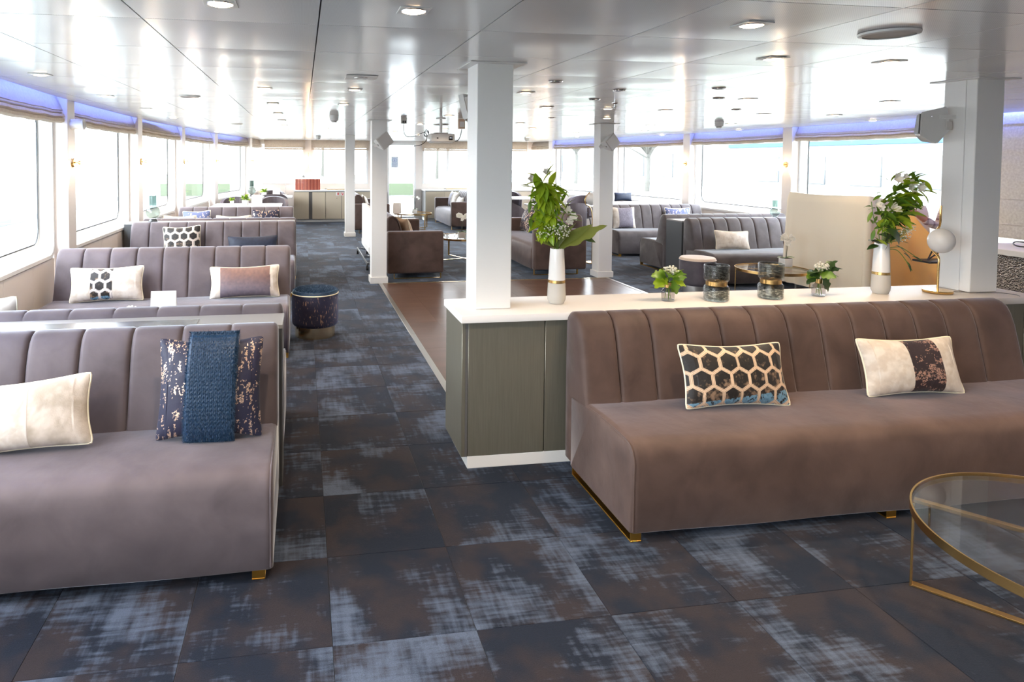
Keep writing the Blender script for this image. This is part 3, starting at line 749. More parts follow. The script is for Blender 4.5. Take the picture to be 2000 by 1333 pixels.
# ================================================================== FURNITURE
def backrest_mesh(Lx, seams, D=.74, H=.85, bulge=.009):
    prof = [(D-.27, .405, .8), (D-.245, .50, 1), (D-.215, .62, 1), (D-.19, .72, 1), (D-.168, .78, 1), (D-.145, .818, .9), (D-.115, .84, .7), (D-.08, .85, .5), (D-.045, .845, .3), (D-.018, .825, .1),
            (D-.004, .79, 0), (D, .6, 0), (D-.002, .3, 0), (D-.006, .07, 0), (D-.02, .05, 0), (D-.07, .05, 0), (D-.078, .07, 0), (D-.078, .395, 0)]
    prof = [(y, z*(H/.85) if z > .41 else z, w_) for y, z, w_ in prof]
    nrm = []
    for i in range(len(prof)):
        a = prof[i-1]; c = prof[(i+1) % len(prof)]; ty, tz = c[0]-a[0], c[1]-a[1]; l = math.hypot(ty, tz); nrm.append((-tz/l, ty/l))
    xs = [0, .004, .012, .026]
    bl = []
    bounds = [0]+sorted(seams)+[Lx]
    pts = []                                         # (x, bulge amount)
    for a, b_ in zip(bounds, bounds[1:]):
        wdt = b_-a
        for t in (0, .018, .05, .10, .2, .35, .5, .65, .8, .90, .95, .982):
            f = 1-abs(2*t-1)**16
            if a == 0 and t < .5: f = max(f, .0)
            pts.append((a+wdt*t, f))
    pts.append((Lx, 0))
    V = []; F = []; m = len(prof); cyc = (D-.1, .45)
    for x, f in pts:
        e = min(x, Lx-x)
        ins = .020*(1-min(1, e/.024))**2.2
        groove = -.013*(1-f) if 0.02 < x < Lx-.02 else 0
        for k, (y, z, wg) in enumerate(prof):
            o = (bulge*f*wg+groove*wg)-ins
            V.append((x, y+nrm[k][0]*o, z+nrm[k][1]*o))
    n = len(pts)
    for i in range(n-1):
        for j in range(m):
            j2 = (j+1) % m; F.append((i*m+j, (i+1)*m+j, (i+1)*m+j2, i*m+j2))
    F.append(tuple(range(m))); F.append(tuple((n-1)*m+j for j in range(m-1, -1, -1)))
    me = pyd(V, F, 'backrest')
    bm = bmesh.new(); bm.from_mesh(me); bmesh.ops.recalc_face_normals(bm, faces=bm.faces); bmesh.ops.triangulate(bm, faces=[f for f in bm.faces if len(f.verts) > 4]); bm.to_mesh(me); bm.free()
    return me
def seat_mesh(x0, x1, D, zt=.435, zb=.045):
    bm = bmesh.new(); d1 = D-.08
    prof = [(0, zb+.006), (.006, zb), (d1-.006, zb), (d1, zb+.006), (d1, zt-.02), (d1-.03, zt-.006), (d1-.25, zt+.002), (.25, zt+.006), (.09, zt), (.045, zt-.008), (.018, zt-.026), (.004, zt-.055), (-.003, zt-.10), (-.004, zt-.2)]
    n = 26; V = []; F = []; m = len(prof)
    xs = [0, .003, .010, .022]+[.03+(x1-x0-.06)*k/n for k in range(n+1)]+[x1-x0-.022, x1-x0-.010, x1-x0-.003, x1-x0]
    for x in xs:
        e = min(x, x1-x0-x); ins = .016*(1-min(1, e/.022))**2
        for y, z in prof:
            wob = .0035*math.sin(x*9+y*7)*math.sin(y*5) if z > zt-.02 else .0025*math.sin(x*7+z*11)
            yy = y+(ins if y < .02 else (-ins if y > d1-.02 else 0)); zz = z-(ins if z > zt-.08 else 0)
            V.append((x0+x, yy, zz+wob*(1 if e > .02 else 0)))
    k = len(xs)
    for i in range(k-1):
        for j in range(m):
            j2 = (j+1) % m; F.append((i*m+j, (i+1)*m+j, (i+1)*m+j2, i*m+j2))
    F.append(tuple(range(m))); F.append(tuple((k-1)*m+j for j in range(m-1, -1, -1)))
    me = pyd(V, F, 'seat'); bm = bmesh.new(); bm.from_mesh(me); bmesh.ops.recalc_face_normals(bm, faces=bm.faces); bmesh.ops.triangulate(bm, faces=[f for f in bm.faces if len(f.verts) > 4]); bm.to_mesh(me); bm.free()
    return me
def sled(x0, x1, D, h, mat):
    bm = bmesh.new(); t = .006
    abox(bm, x0, x1, .02, D-.10, 0, t, .001, 1); abox(bm, x0, x1, .02, .02+t, t, h, .001, 1); abox(bm, x0, x1, D-.10-t, D-.10, t, h, .001, 1)
    return from_bm(bm)
def sofa(Lx, seams, label, loc, rz, mat, D=.74, H=.85, arms=False, mids=(), foot_h=.046, name='banquette_sofa', cat='sofa', group=None, foot_in=.006):
    r = empty(name, label, cat, loc, rz, group)
    a = .13 if arms else 0
    bk = backrest_mesh(Lx-2*a, [s-a for s in seams], D, H)
    if a: bk.transform(Matrix.Translation((a, 0, 0)))
    if foot_h > .05:
        for v in bk.vertices:
            if v.co.z < .10: v.co.z += foot_h-.046
    link('backrest', bk, mat, r, 45)
    link('seat', seat_mesh(a, Lx-a, D, .435, foot_h-.001), mat, r, 45)
    if not arms:
        for x_ in (.008, Lx-.008):                                    # piping along the ends
            P = [(x_, .004, foot_h+.01), (x_, .000, .30), (x_, .002, .36), (x_, .03, .412), (x_, .09, .428), (x_, .3, .430), (x_, D-.26, .424)]
            tube('piping', catmull(P, 4), .0035, mat, r, 6)
    else:
        for x_ in (0, Lx-a):
            box('arm', x_, x_+a, -.005, D+.005, foot_h, .66, mat, r, .03, 4)
    for x0 in [foot_in]+list(mids)+[Lx-foot_in-.05]:
        link('sled_foot', sled(x0, x0+.05, D, foot_h, M['gold_foot']), M['gold_foot'], r, 0)
    return r
def seams_from(Lx, pitch, right=True):
    s = []; x = Lx-pitch if right else pitch
    while .06 < x < Lx-.06: s.append(x); x += -pitch if right else pitch
    return s
# left booths
sofa(1.86, seams_from(1.86, .2185), 'mauve grey velvet bench sofa at the front left with a ribbed back', (-1.975, 2.535, 0), 0, M['grey'], foot_in=.03, mids=[])
sofa(1.95, seams_from(1.95, .217), 'grey velvet bench sofa facing away behind the front left sofa', (-.105, 4.29, 0), PI, M['grey'])
sofa(1.98, seams_from(1.98, .22), 'blue grey velvet bench sofa beside the navy stool with two oblong cushions', (-2.09, 5.43, 0), 0, M['grey'])
sofa(1.99, seams_from(1.99, .221), 'grey velvet bench sofa with the honeycomb square cushion by the third window', (-2.08, 7.88, 0), 0, M['grey'])
sofa(1.97, seams_from(1.97, .219), 'grey velvet bench sofa facing away behind the honeycomb cushion', (-.085, 9.68, 0), PI, M['grey'])
sofa(1.83, seams_from(1.83, .229), 'farthest left grey velvet bench sofa facing the camera', (-1.98, 10.48, 0), 0, M['grey'])
def ledge(x0, x1, y0, y1, label, inlay=True, top=.80):
    r = empty('partition_cabinet', label, 'cabinet', ((x0+x1)/2, (y0+y1)/2, 0)); w2 = (x1-x0)/2; d2 = (y1-y0)/2
    box('carcass', -w2, w2-.004, -d2, d2, 0, top-.02, M['dark_panel'], r)
    box('end_panel', w2-.004, w2, -d2+.01, d2-.01, .0, top-.02, M['cabinet_edge'], r)
    box('ledge_top', -w2, w2+.004, -d2, d2, top-.02, top, M['ledge_grey'], r, .002, 1)
    if inlay: box('dark_inlay', -w2+.02, w2-.42, -d2+.006, d2-.085, top-.001, top+.0015, M['ledge_dark'], r)
    return r
ledge(-2.08, -.10, 3.285, 3.54, 'long grey topped partition cabinet between the two front left sofas', top=.818)
ledge(-2.2, -.10, 8.625, 8.93, 'partition cabinet carrying the green glass vase between two left sofas', False, .83)
# right wall booths
sofa(1.9, seams_from(1.9, .2), 'grey velvet bench sofa at the right wall with the cream and grey cushion', (5.36, 10.48, 0), 0, M['slate'])
sofa(2.0, seams_from(2.0, .2), 'grey velvet bench sofa facing away behind the charcoal cabinet end', (7.30, 9.68, 0), PI, M['slate'])
ledge(5.29, 7.3, 8.50, 8.90, 'charcoal partition cabinet between two right booth sofas', False, .80)
sofa(2.0, seams_from(2.0, .205), 'dark grey velvet bench sofa with a cream oblong cushion by the right wall', (5.28, 7.72, 0), 0, M['slate'])
# big sofa against the counter
sofa(2.62, [.1965*k for k in range(1, 13)], 'large brown velvet bench sofa against the white topped counter', (1.385, 2.55, 0), 0, M['taupe'], mids=[1.27])
# lounge sofas with arms
def lounge(label, x, y, rz, Lx=2.02):
    return sofa(Lx, seams_from(Lx-.13, .176), label, (x, y, 0), rz, M['taupe'], D=.78, H=.86, arms=True, foot_h=.078, name='lounge_sofa', foot_in=.06)
lounge('brown velvet lounge sofa right of the near left column, its arm towards the camera', 1.93, 8.84, PI/2)
lounge('brown velvet lounge sofa with dark blue cushions beyond the dance floor', 3.26, 8.87+2.02, -PI/2)
lounge('far lounge sofa behind the whiteboard trolley', 1.93, 14.5, PI/2)
lounge('far pale lit lounge sofa with white cushions facing left', 3.45, 14.95+2.02, -PI/2)

# ---- counter with white worktop
r = empty('counter', 'long bronze green counter with a matt white worktop behind the brown sofa', 'counter', (.8, 3.3, 0))
box('plinth', .064, 3.5, .032, .39, 0, .065, M['white'], r, .002, 1)
box('carcass', .05, 3.56, .05, .415, .066, .786, M['cabinet_edge'], r)
def door(x0, x1, lb=None): return box('door', x0, x1, .03, .05, .066, .786, M['cabinet'], r, .002, 1, label=lb)
door(.064, .486); door(.490, .93); door(.934, 1.5); door(1.504, 2.1); door(2.104, 2.7); door(2.704, 3.28); door(3.284, 3.555)
box('end_panel', .030, .05, .03, .415, .066, .786, M['cabinet'], r, .002, 1)
box('corner_post', .046, .062, .031, .05, .066, .786, M['cabinet_edge'], r)
box('end_panel', 3.56, 3.58, .03, .415, .066, .786, M['cabinet'], r, .002, 1)
box('worktop', .018, 3.66, 0, .43, .788, .828, M['worktop'], r, .004, 2)

# ---- right mosaic bar
r = empty('mosaic_counter', 'bar counter with a hammered silver mosaic front at the right edge', 'counter', (5.75, 2.4, 0))
box('mosaic_front', 0, .03, 0, 2.5, .0, .875, M['sparkle'], r); box('mosaic_end', .03, .75, 2.47, 2.5, 0, .875, M['sparkle'], r)
box('body', .03, .75, 0, 2.47, 0, .875, M['dark_panel'], r); box('bar_top', -.02, .78, -.02, 2.53, .877, .925, M['white'], r, .003, 1)
tr = tag(tube('cable_bundle', catmull([(5.9, 4.2, .935), (6.0, 4.5, .94), (6.2, 4.6, .95), (6.1, 4.75, .96), (5.95, 4.6, .94), (6.2, 4.4, .937)], 6), .006, M['black']), 'loops of black cable lying on the mosaic bar', 'cable')
tr = empty('serving_tray', 'dark flat tray lying on the mosaic bar by the lowered blind', 'tray', (6.05, 4.3, .926), .2)
box('tray_base', -.16, .16, -.22, .22, 0, .006, M['black'], tr, .002, 1); box('tray_rim', -.16, .16, .214, .22, .006, .016, M['black'], tr); box('tray_rim', -.16, .16, -.22, -.214, .006, .016, M['black'], tr)

# ---- round brass tables
def round_table(label, x, y, rad, h, ang, cat='table'):
    r = empty('coffee_table', label, cat, (x, y, 0), ang)
    lathe('rim', [(rad-.006, h-.032), (rad, h-.032), (rad, h), (rad-.006, h)], M['gold'], r, 96, closed=True)
    link('glass_top', lathe_me([(0, h-.014), (rad-.007, h-.014), (rad-.007, h-.006), (0, h-.006)], 96), M['table_glass'], r, 30)
    a = rad-.012
    for k in range(2):
        M_ = Matrix.Rotation(k*PI/2, 4, 'Z'); z = k*.0005
        bm = bmesh.new(); abox(bm, -a, a, -.016, .016, .001+z, .009+z, .001, 1, M_); link('floor_bar', from_bm(bm), M['gold'], r, 0)
        bm = bmesh.new(); abox(bm, -a, a, -.013, .013, h-.030+z, h-.0165+z, .001, 1, M_); link('top_bar', from_bm(bm), M['gold'], r, 0)
        for s in (-1, 1):
            bm = bmesh.new(); abox(bm, s*a-.004, s*a+.004, -.016, .016, .0, h-.03, .001, 1, M_); link('leg', from_bm(bm), M['gold'], r, 0)
    return r
round_table('large round brass and clear glass coffee table in the right foreground', 2.655, 1.745, .525, .36, math.radians(128.5))
round_table('round brass and glass coffee table with the white orchid between the near lounge sofas', 2.66, 10.62, .47, .375, math.radians(200))
round_table('round brass and glass coffee table with a cream card between the far lounge sofas', 2.62, 15.5, .46, .375, math.radians(300))
round_table('round brass and glass side table in front of the dark right booth sofa', 5.52, 6.98, .40, .375, math.radians(230))
def pedestal(label, x0, x1, y0, y1, h, ped=True):
    r = empty('booth_table', label, 'table', ((x0+x1)/2, (y0+y1)/2, 0)); w2, d2 = (x1-x0)/2, (y1-y0)/2
    box('table_top', -w2, w2, -d2, d2, h-.03, h, M['white_gloss'], r, .006, 2)
    for sx in (-.55, .55):
        lathe('base', [(0, 0), (.2, 0), (.2, .008), (.03, .02)], M['steel'], r, 28, c=(sx*w2, 0, 0))
        lathe('column_leg', [(.03, .02), (.03, h-.03)], M['steel'], r, 16, c=(sx*w2, 0, 0))
    return r
pedestal('low white booth table behind the second left sofa', -1.75, -.45, 4.62, 5.2, .47)
pedestal('white booth table between the farther left sofas', -1.8, -.5, 9.85, 10.4, .6)
pedestal('white dining table with the green plant and card at the far left', -1.72, -.40, 12.75, 13.75, .74)
pedestal('white dining table at the far left corner near the red books', -1.15, -.24, 15.9, 16.75, .74)
pedestal('white dining table behind the right lounge sofa', 4.6, 5.9, 12.3, 13.2, .74)
pedestal('farthest white dining table on the right', 4.7, 5.9, 15.0, 15.9, .74)
pedestal('white booth table behind the grey right wall sofa', 5.75, 7.15, 11.5, 12.2, .84)

# ---- tub chairs
def ribbed(name, label):
    r = empty(name, label, 'chair', (0, 0, 0), 0, 'velvet tub chairs at the far tables')
    V = []; F = []; n = 72; hh = [.40, .5, .62, .74, .80, .83]
    out = []
    for i in range(n+1):
        t = -1+2*i/n; a = t*math.radians(118); rr = .30+.004*math.cos(i*PI*.9)
        top = .60+.25*(math.cos(t*PI/2)**.6 if abs(t) < 1 else 0)
        ring = []
        for q, z in enumerate((.40, .52, .64, .76, .88, 1.0)):
            zz = .40+(top-.40)*(z-.40)/.6; ro = rr*(1+.05*(z-.4)); ring.append((ro*math.sin(a), ro*math.cos(a), zz))
        rin = rr-.055
        for q, z in enumerate((1.0, .7, .4)):
            zz = .40+(top-.40)*(z-.40)/.6; ring.append((rin*math.sin(a), rin*math.cos(a), zz-(0 if q else .006)))
        out.append(ring)
    m = len(out[0])
    for ring in out: V += ring
    for i in range(n):
        for j in range(m):
            j2 = (j+1) % m; F.append((i*m+j, (i+1)*m+j, (i+1)*m+j2, i*m+j2))
    F.append(tuple(range(m))); F.append(tuple(n*m+j for j in range(m-1, -1, -1)))
    link('backrest', pyd(V, F), M['grey'], r, 60)
    lathe('seat', [(0, .33), (.22, .33), (.25, .35), (.25, .43), (.22, .455), (0, .46)], M['grey'], r, 32)
    for sx, sy in ((-1, -1), (1, -1), (-1, 1), (1, 1)):
        tube('leg', [(sx*.16, sy*.16, .34), (sx*.20, sy*.20, 0)], [.014, .009], M['black'], r, 8)
    return r
ch0 = ribbed('tub_chair', 'ribbed velvet tub chair left of the green plant at the far left table')
ch0.location = (-1.38, 14.05, 0); ch0.rotation_euler.z = PI*0
spots = [(-.60, 14.05, 0, 'ribbed velvet tub chair right of the card at the far left table'), 
         (-.75, 17.05, 0, 'velvet tub chair against the forward window at the far left'), (-.65, 15.5, PI, 'velvet tub chair with its back to the camera at the corner table'),
         (4.25, 12.75, PI/2, 'velvet tub chair facing right at the right dining table'), (5.3, 13.6, 0, 'velvet tub chair behind the right dining table'), (5.1, 11.95, PI, 'velvet tub chair with its back to the camera at the right dining table'),
         (5.3, 16.3, 0, 'velvet tub chair at the farthest right table'), (6.3, 14.2, -.8, 'velvet tub chair seen through the gap by the right wall')]
for x_, y_, rz, lb in spots:
    c = copy_tree(ch0); c.location = (x_, y_, 0); c.rotation_euler.z = rz; c['label'] = lb

# ---- stools
def stool(label, x, y, rad, h, bh, mside, mtop, mbase, fur=False):
    r = empty('round_stool', label, 'stool', (x, y, 0))
    lathe('base_ring', [(0, 0), (rad*.86, 0), (rad*.86, bh), (0, bh)], mbase, r, 64)
    lathe('body', [(0, bh+.001), (rad*.93, bh+.001), (rad*.98, bh+.012), (rad, bh+.04), (rad, h-.045), (rad*.995, h-.03)], mside, r, 64)
    V, F = tube_data([(rad*math.cos(a), rad*math.sin(a), h-.030) for a in [2*PI*k/64 for k in range(64)]], .005, 6, True)
    link('piping', pyd(V, F), M['petal_cream'] if fur else mtop, r, 50)
    lathe('top_cushion', [(rad*.99, h-.026), (rad*.985, h-.012), (rad*.94, h-.002), (rad*.6, h+.003), (0, h+.004)], mtop, r, 64)
    if fur:
        rnd = random.Random(3); V = []; F = []
        for k in range(5200):
            q = math.sqrt(rnd.random())*rad*.985; a = rnd.uniform(0, 2*PI); z = h+.004 if q < rad*.6 else h+.004-.022*((q/rad-.6)/.4)**3
            x0, y0 = q*math.cos(a), q*math.sin(a); ln = rnd.uniform(.010, .018); tx = rnd.gauss(.004, .006)+x0*.03; ty = rnd.gauss(0, .006)+y0*.03
            b = len(V); w_ = .0014; aa = rnd.uniform(0, 6.28); c, s = math.cos(aa), math.sin(aa)
            V += [(x0-w_*c, y0-w_*s, z-.002), (x0+w_*c, y0+w_*s, z-.002), (x0+tx, y0+ty, z+ln)]; F.append((b, b+1, b+2))
        tag(link('fur_pile', pyd(V, F), M['fur'], r, 0), kind='stuff')
    return r
stool('navy brocade stool with a fur top and brass base in the aisle', .118, 6.145, .214, .43, .105, M['brocade'], M['fur'], M['champagne'], True)
stool('dark velvet stool with a cream top beyond the counter', 4.93, 7.56, .215, .435, .09, M['dark_velvet'], M['cream_velvet'], M['steel'])
stool('small patterned stool beside the far lounge sofa arm', 2.12, 13.1, .18, .42, .06, M['dark_velvet'], M['cream_velvet'], M['steel'])

# ================================================================== CUSHIONS
def vnoise(u, v, s):
    rs = np.random.RandomState(s); G = rs.rand(64, 64); u = u % 64; v = v % 64
    i = np.floor(u).astype(int); j = np.floor(v).astype(int); fu = u-i; fv = v-j; fu = fu*fu*(3-2*fu); fv = fv*fv*(3-2*fv)
    a = G[i % 64, j % 64]; b = G[(i+1) % 64, j % 64]; c = G[i % 64, (j+1) % 64]; d = G[(i+1) % 64, (j+1) % 64]
    return (a*(1-fu)+b*fu)*(1-fv)+(c*(1-fu)+d*fu)*fv
def fbm(u, v, s, o=4):
    t = 0; am = .5; tot = 0
    for k in range(o): t = t+am*vnoise(u*2**k, v*2**k, s+k); tot += am; am *= .55
    return t/tot
def mixc(c1, c2, t): t = np.clip(t, 0, 1)[..., None]; return np.array(c1)*(1-t)+np.array(c2)*t
def smooth(a, b, x): t = np.clip((x-a)/(b-a), 0, 1); return t*t*(3-2*t)
def hexd(u, v, size):
    # distance to the nearest hexagon edge, in units of size (pointy top)
    q = np.stack([u/size, v/size], -1); s = np.array([1, 1.7320508]); h = s/2
    a = np.mod(q, s)-h; b = np.mod(q-h, s)-h
    sel = (a**2).sum(-1) < (b**2).sum(-1); g = np.where(sel[..., None], a, b); g = np.abs(g)
    d = np.maximum((g*np.array([.5, .8660254])).sum(-1), g[..., 0]); return .5-d
def pat_cream(u, v, w, h, s):
    n = fbm(u*26, v*26, s); n2 = fbm(u*70, v*70, s+9)
    c = mixc((.56, .49, .42), (.68, .63, .57), smooth(.3, .7, n)); c = c*(.93+.14*n2[..., None]); return c, smooth(.60, .70, n)*.25
def pat_hex(u, v, w, h, s, line=(.72, .52, .36), size=.094, lw=.085, blue=.0, off=(0, 0)):
    d = hexd(u+off[0], v+off[1], size)
    n = fbm(u*45, v*45, s); n2 = fbm(u*120, v*120, s+3)
    fd = smooth(.35*h, -.45*h, v+.10*w*0-u*.10)                 # lighter velvet crush towards the bottom
    cell = mixc((.010, .008, .008), (.26, .17, .11), smooth(.54, .78, n*.75+n2*.25+.16*fd-.07))
    cell = np.where((smooth(-.25*h, -.42*h, v-.10*u)*smooth(.35, .5, n2*.5+n*.5) > .4)[..., None]*(blue > 0), mixc((.05, .14, .22), (.22, .42, .58), n2), cell)
    ln = np.where(((d > lw*.42) & (d < lw*.58))[..., None], np.array(line)*.35, np.array(line))
    isl = (d < lw)[..., None]
    return np.where(isl, ln, cell), np.zeros_like(u)
def flakes(u, v, s, c0, c1, cf, su, sv, th=.60, vert=True):
    n = fbm(u*su, v*sv, s, 4)*.72+.28*fbm(u*190, v*190, s+8, 1); f = fbm(u*260, v*260, s+5, 2)
    base = mixc(c0, c1, fbm(u*9, v*9, s+7)); m = smooth(th, th+.03, n)*(f > .42)
    return np.where(m[..., None] > .5, np.array(cf)*(.6+.8*f[..., None]), base), m*.8
def make_pat(kind, w, h, seed):
    def P(u, v):
        if kind == 'cream': return pat_cream(u, v, w, h, seed)
        if kind == 'cream_split':
            c, m = pat_cream(u, v, w, h, seed); r = u > .12*w; c2 = mixc((.42, .36, .29), (.60, .53, .46), smooth(.3, .7, fbm(u*16+3, v*16, seed+2))); c = np.where(r[..., None], c2, c)
            c = np.where((np.abs(u-.12*w) < .0012)[..., None], np.array((.4, .33, .27)), c); return c, m*(~r)
        if kind == 'hex': return pat_hex(u, v, w, h, seed, blue=1, off=(.01, .02))
        if kind == 'hex_sq': return pat_hex(u, v, w, h, seed, line=(.66, .58, .52), size=.105, lw=.12, off=(.02, .03))
        if kind == 'hex_mid':
            c, m = pat_cream(u, v, w, h, seed); c2, _ = pat_hex(u, v, w, h, seed, line=(.66, .60, .57), size=.092, lw=.12, blue=1, off=(.0425, .015)); r = np.abs(u+.03) < .088
            return np.where(r[..., None], c2, c), m*(~r)
        if kind == 'band':
            c, m = pat_cream(u, v, w, h, seed); c2, m2 = flakes(u, v, seed+4, (.012, .006, .010), (.03, .014, .02), (.55, .34, .26), 16, 48, .54); r = (u > -.045) & (u < .135)
            c2[..., :] = c2; return np.where(r[..., None], c2, c), np.where(r, m2, m)
        if kind == 'grey_mid':
            c, m = pat_cream(u, v, w, h, seed); g = fbm(u*60, v*60, seed+4)
            c2 = mixc((.15, .125, .155), (.19, .105, .09), smooth(-.3*h, .3*h, v)*1.0+.4*(g-.5)); c2 = c2*(.75+.5*g[..., None]); r = (u > -w*.34) & (u < w*.36)
            return np.where(r[..., None], c2, c), m*(~r)
        if kind == 'grey_mid2':
            c, m = pat_cream(u, v, w, h, seed); g = fbm(u*80, v*80, seed+4); c2 = mixc((.10, .09, .13), (.26, .24, .30), g); r = (u > -w*.26) & (u < w*.34); return np.where(r[..., None], c2, c), m*(~r)
        if kind == 'navy': return flakes(u, v, seed, (.005, .010, .034), (.024, .020, .050), (.72, .52, .38), 80, 22, .575)
        if kind == 'blue_speck': return flakes(u, v, seed, (.07, .10, .22), (.13, .15, .28), (.70, .60, .62), 50, 24, .60)
        if kind == 'tan': c = mixc((.50, .33, .20), (.62, .44, .30), fbm(u*20, v*20, seed)); return c, np.zeros_like(u)
        if kind == 'navy_fur': c = mixc((.003, .007, .022), (.012, .022, .055), fbm(u*60, v*60, seed)); return c, np.zeros_like(u)
        if kind == 'blue_brown':
            c, m = flakes(u, v, seed, (.03, .02, .03), (.06, .035, .04), (.35, .24, .2), 26, 26, .56); c2 = mixc((.01, .03, .07), (.04, .09, .16), fbm(u*40, v*40, seed)); r = u < -.02
            return np.where(r[..., None], c2, c), m*(~r)
        c = mixc((.74, .70, .66), (.86, .84, .80), fbm(u*15, v*15, seed)); return c, np.zeros_like(u)
    return P
def cushion(label, x, y, z, w, h, kind, yaw=0, lean=.28, roll=0, th=.13, res=.006, piping=True, seed=1, mat='cushion', pipe_mat=None, sag=.11, extra=None):
    """origin = bottom centre of the cushion; faces -Y before yaw, leans back by `lean`"""
    r = empty('cushion', label, 'cushion', (x, y, z), 0, 'scatter cushions on the sofas'); r.rotation_euler = Euler((0, 0, yaw))
    Mx = Matrix.Rotation(-lean, 4, 'X') @ Matrix.Rotation(roll, 4, 'Y') @ Matrix.Translation((0, 0, h/2))
    nu = max(16, int(w/res)); nv = max(12, int(h/res))
    U, W = np.meshgrid(np.linspace(-1, 1, nu+1), np.linspace(-1, 1, nv+1), indexing='ij')
    px = w/2*U*(1-sag*.7*(1-W**2)*np.abs(U)**3-.035*(U*W)**10); pz = h/2*W*(1-sag*1.3*(1-U**2)*np.abs(W)**3-.05*(U*W)**10)
    t = (np.clip(1-np.abs(U)**2.6, 0, 1)**.62)*(np.clip(1-np.abs(W)**2.6, 0, 1)**.62)*th/2
    wr = .004*(fbm(px*14+5, pz*14, seed+30)-.5)*2*(t/(th/2)) + .003*np.sin(px*60+W*3)*(np.abs(U) > .8)*(1-np.abs(U))*5
    col, met = make_pat(kind, w, h, seed)(px, pz)
    V = []; F = []; C_ = []; Mt = []
    N1 = (nu+1)*(nv+1)
    fr = np.stack([px, -(t+wr), pz], -1).reshape(-1, 3); bk = np.stack([px, t, pz], -1).reshape(-1, 3)
    V = [tuple(Mx @ Vector(p)) for p in fr.tolist()]+[tuple(Mx @ Vector(p)) for p in bk.tolist()]
    for i in range(nu):
        for j in range(nv):
            a = i*(nv+1)+j; b = a+nv+1; F.append((a, b, b+1, a+1)); F.append((N1+a, N1+a+1, N1+b+1, N1+b))
    me = pyd(V, F, 'cover')
    cc = np.ones((2*N1, 4), dtype=np.float32); cc[:N1, :3] = col.reshape(-1, 3); cc[N1:, :3] = col.reshape(-1, 3)
    if len(me.vertices) == 2*N1:
        at = me.color_attributes.new('Col', 'FLOAT_COLOR', 'POINT'); at.data.foreach_set('color', cc.ravel())
        am = me.attributes.new('Met', 'FLOAT', 'POINT'); am.data.foreach_set('value', np.concatenate([met.reshape(-1), met.reshape(-1)]).astype(np.float32))
    link('cover', me, M[mat], r, 180)
    if piping:
        k = 26; P = []
        e = [(i, 0) for i in range(0, nu, max(1, nu//k))]+[(nu, j) for j in range(0, nv, max(1, nv//14))]+[(i, nv) for i in range(nu, 0, -max(1, nu//k))]+[(0, j) for j in range(nv, 0, -max(1, nv//14))]
        for i, j in e: P.append(Mx @ Vector((px[i, j], 0, pz[i, j])))
        V, F = tube_data(P, .0042, 6, True); link('piping', pyd(V, F), pipe_mat or M['petal_cream'], r, 60)
    if extra: extra(r, Mx, w, h, th)
    return r
def knit_strip(r, Mx, w, h, th):
    """knitted faux fur band folded over the front of the navy cushion"""
    x0, x1 = -.09, .115; nu, nv = 70, 150; V = []; F = []
    for i in range(nu+1):
        u = i/nu
        for j in range(nv+1):
            v = j/nv; X = x0+(x1-x0)*u-.012*(1-v); Z = -h/2-.012+(h+.03)*v
            Uq = X/(w/2); Wq = max(-1, min(1, Z/(h/2)))
            t = (max(0, 1-abs(Uq)**2.6)**.62)*(max(0, 1-abs(Wq)**2.6)**.62)*th/2
            rows = .0175; ph = (Z/rows); cn = (X-x0)/.0165; lr = cn-math.floor(cn); s = abs(lr-.5)*2
            kn = abs(math.sin(PI*(ph+.55*s)))*.5+.5*(1-abs(2*s-1))
            edge = min(u, 1-u)*(x1-x0); e = min(1, edge/.012)**.5
            V.append(tuple(Mx @ Vector((X, -(t+.006+.012*e+.006*kn*e), Z))))
    for i in range(nu):
        for j in range(nv): a = i*(nv+1)+j; F.append((a, a+nv+1, a+nv+2, a+1))
    N0 = len(V)
    link('knitted_fur_band', pyd(V, F), M['fur'], r, 180, label='dark blue knitted fur band')
    rnd = random.Random(5); V2 = []; F2 = []
    for k in range(9000):
        u, v = rnd.random(), rnd.random()
        if rnd.random() < .35: u = rnd.choice((0, 1))*(1-0)+rnd.uniform(0, .03)*(1 if u < .5 else -1); u = min(1, max(0, u))
        i = min(nu, int(u*nu)); j = min(nv, int(v*nv)); p = Vector(V[i*(nv+1)+j]); q = Mx.to_3x3() @ Vector((rnd.gauss(0, .005)+(.006 if u > .97 else -.006 if u < .03 else 0), -rnd.uniform(.003, .009), rnd.gauss(-.003, .005)+(.006 if v > .97 else 0)))
        o = Mx.to_3x3() @ Vector((.0009, 0, .0003)); b = len(V2); V2 += [tuple(p-o), tuple(p+o), tuple(p+q)]; F2.append((b, b+1, b+2))
    tag(link('fur_pile', pyd(V2, F2), M['fur'], r, 0), kind='stuff')
SZ = .436
cushion('honeycomb patterned velvet cushion on the brown sofa', 2.105, 2.86, SZ, .57, .315, 'hex', 0, .33, .02, .13, .0020, seed=3)
cushion('cream cushion with a dark sequinned band on the brown sofa', 3.13, 2.88, SZ, .56, .30, 'band', -.05, .33, .0, .14, .0024, seed=5)
cushion('cream crushed velvet oblong cushion on the front left sofa', -1.16, 2.83, SZ, .62, .295, 'cream_split', .02, .25, -.07, .13, .004, seed=8)
cushion('navy cushion with copper flecks and a knitted blue fur band on the front left sofa', -.395, 2.86, SZ, .45, .44, 'navy', 0, .22, .01, .13, .0022, piping=False, seed=11, extra=knit_strip)
cushion('cream cushion with a dark honeycomb centre on the blue grey sofa', -1.62, 5.78, SZ, .60, .30, 'hex_mid', 0, .22, -.02, .14, .005, seed=13)
cushion('oblong cushion with a brown grey centre and cream ends on the blue grey sofa', -.49, 5.78, SZ, .60, .285, 'grey_mid', 0, .22, -.02, .14, .006, seed=17)
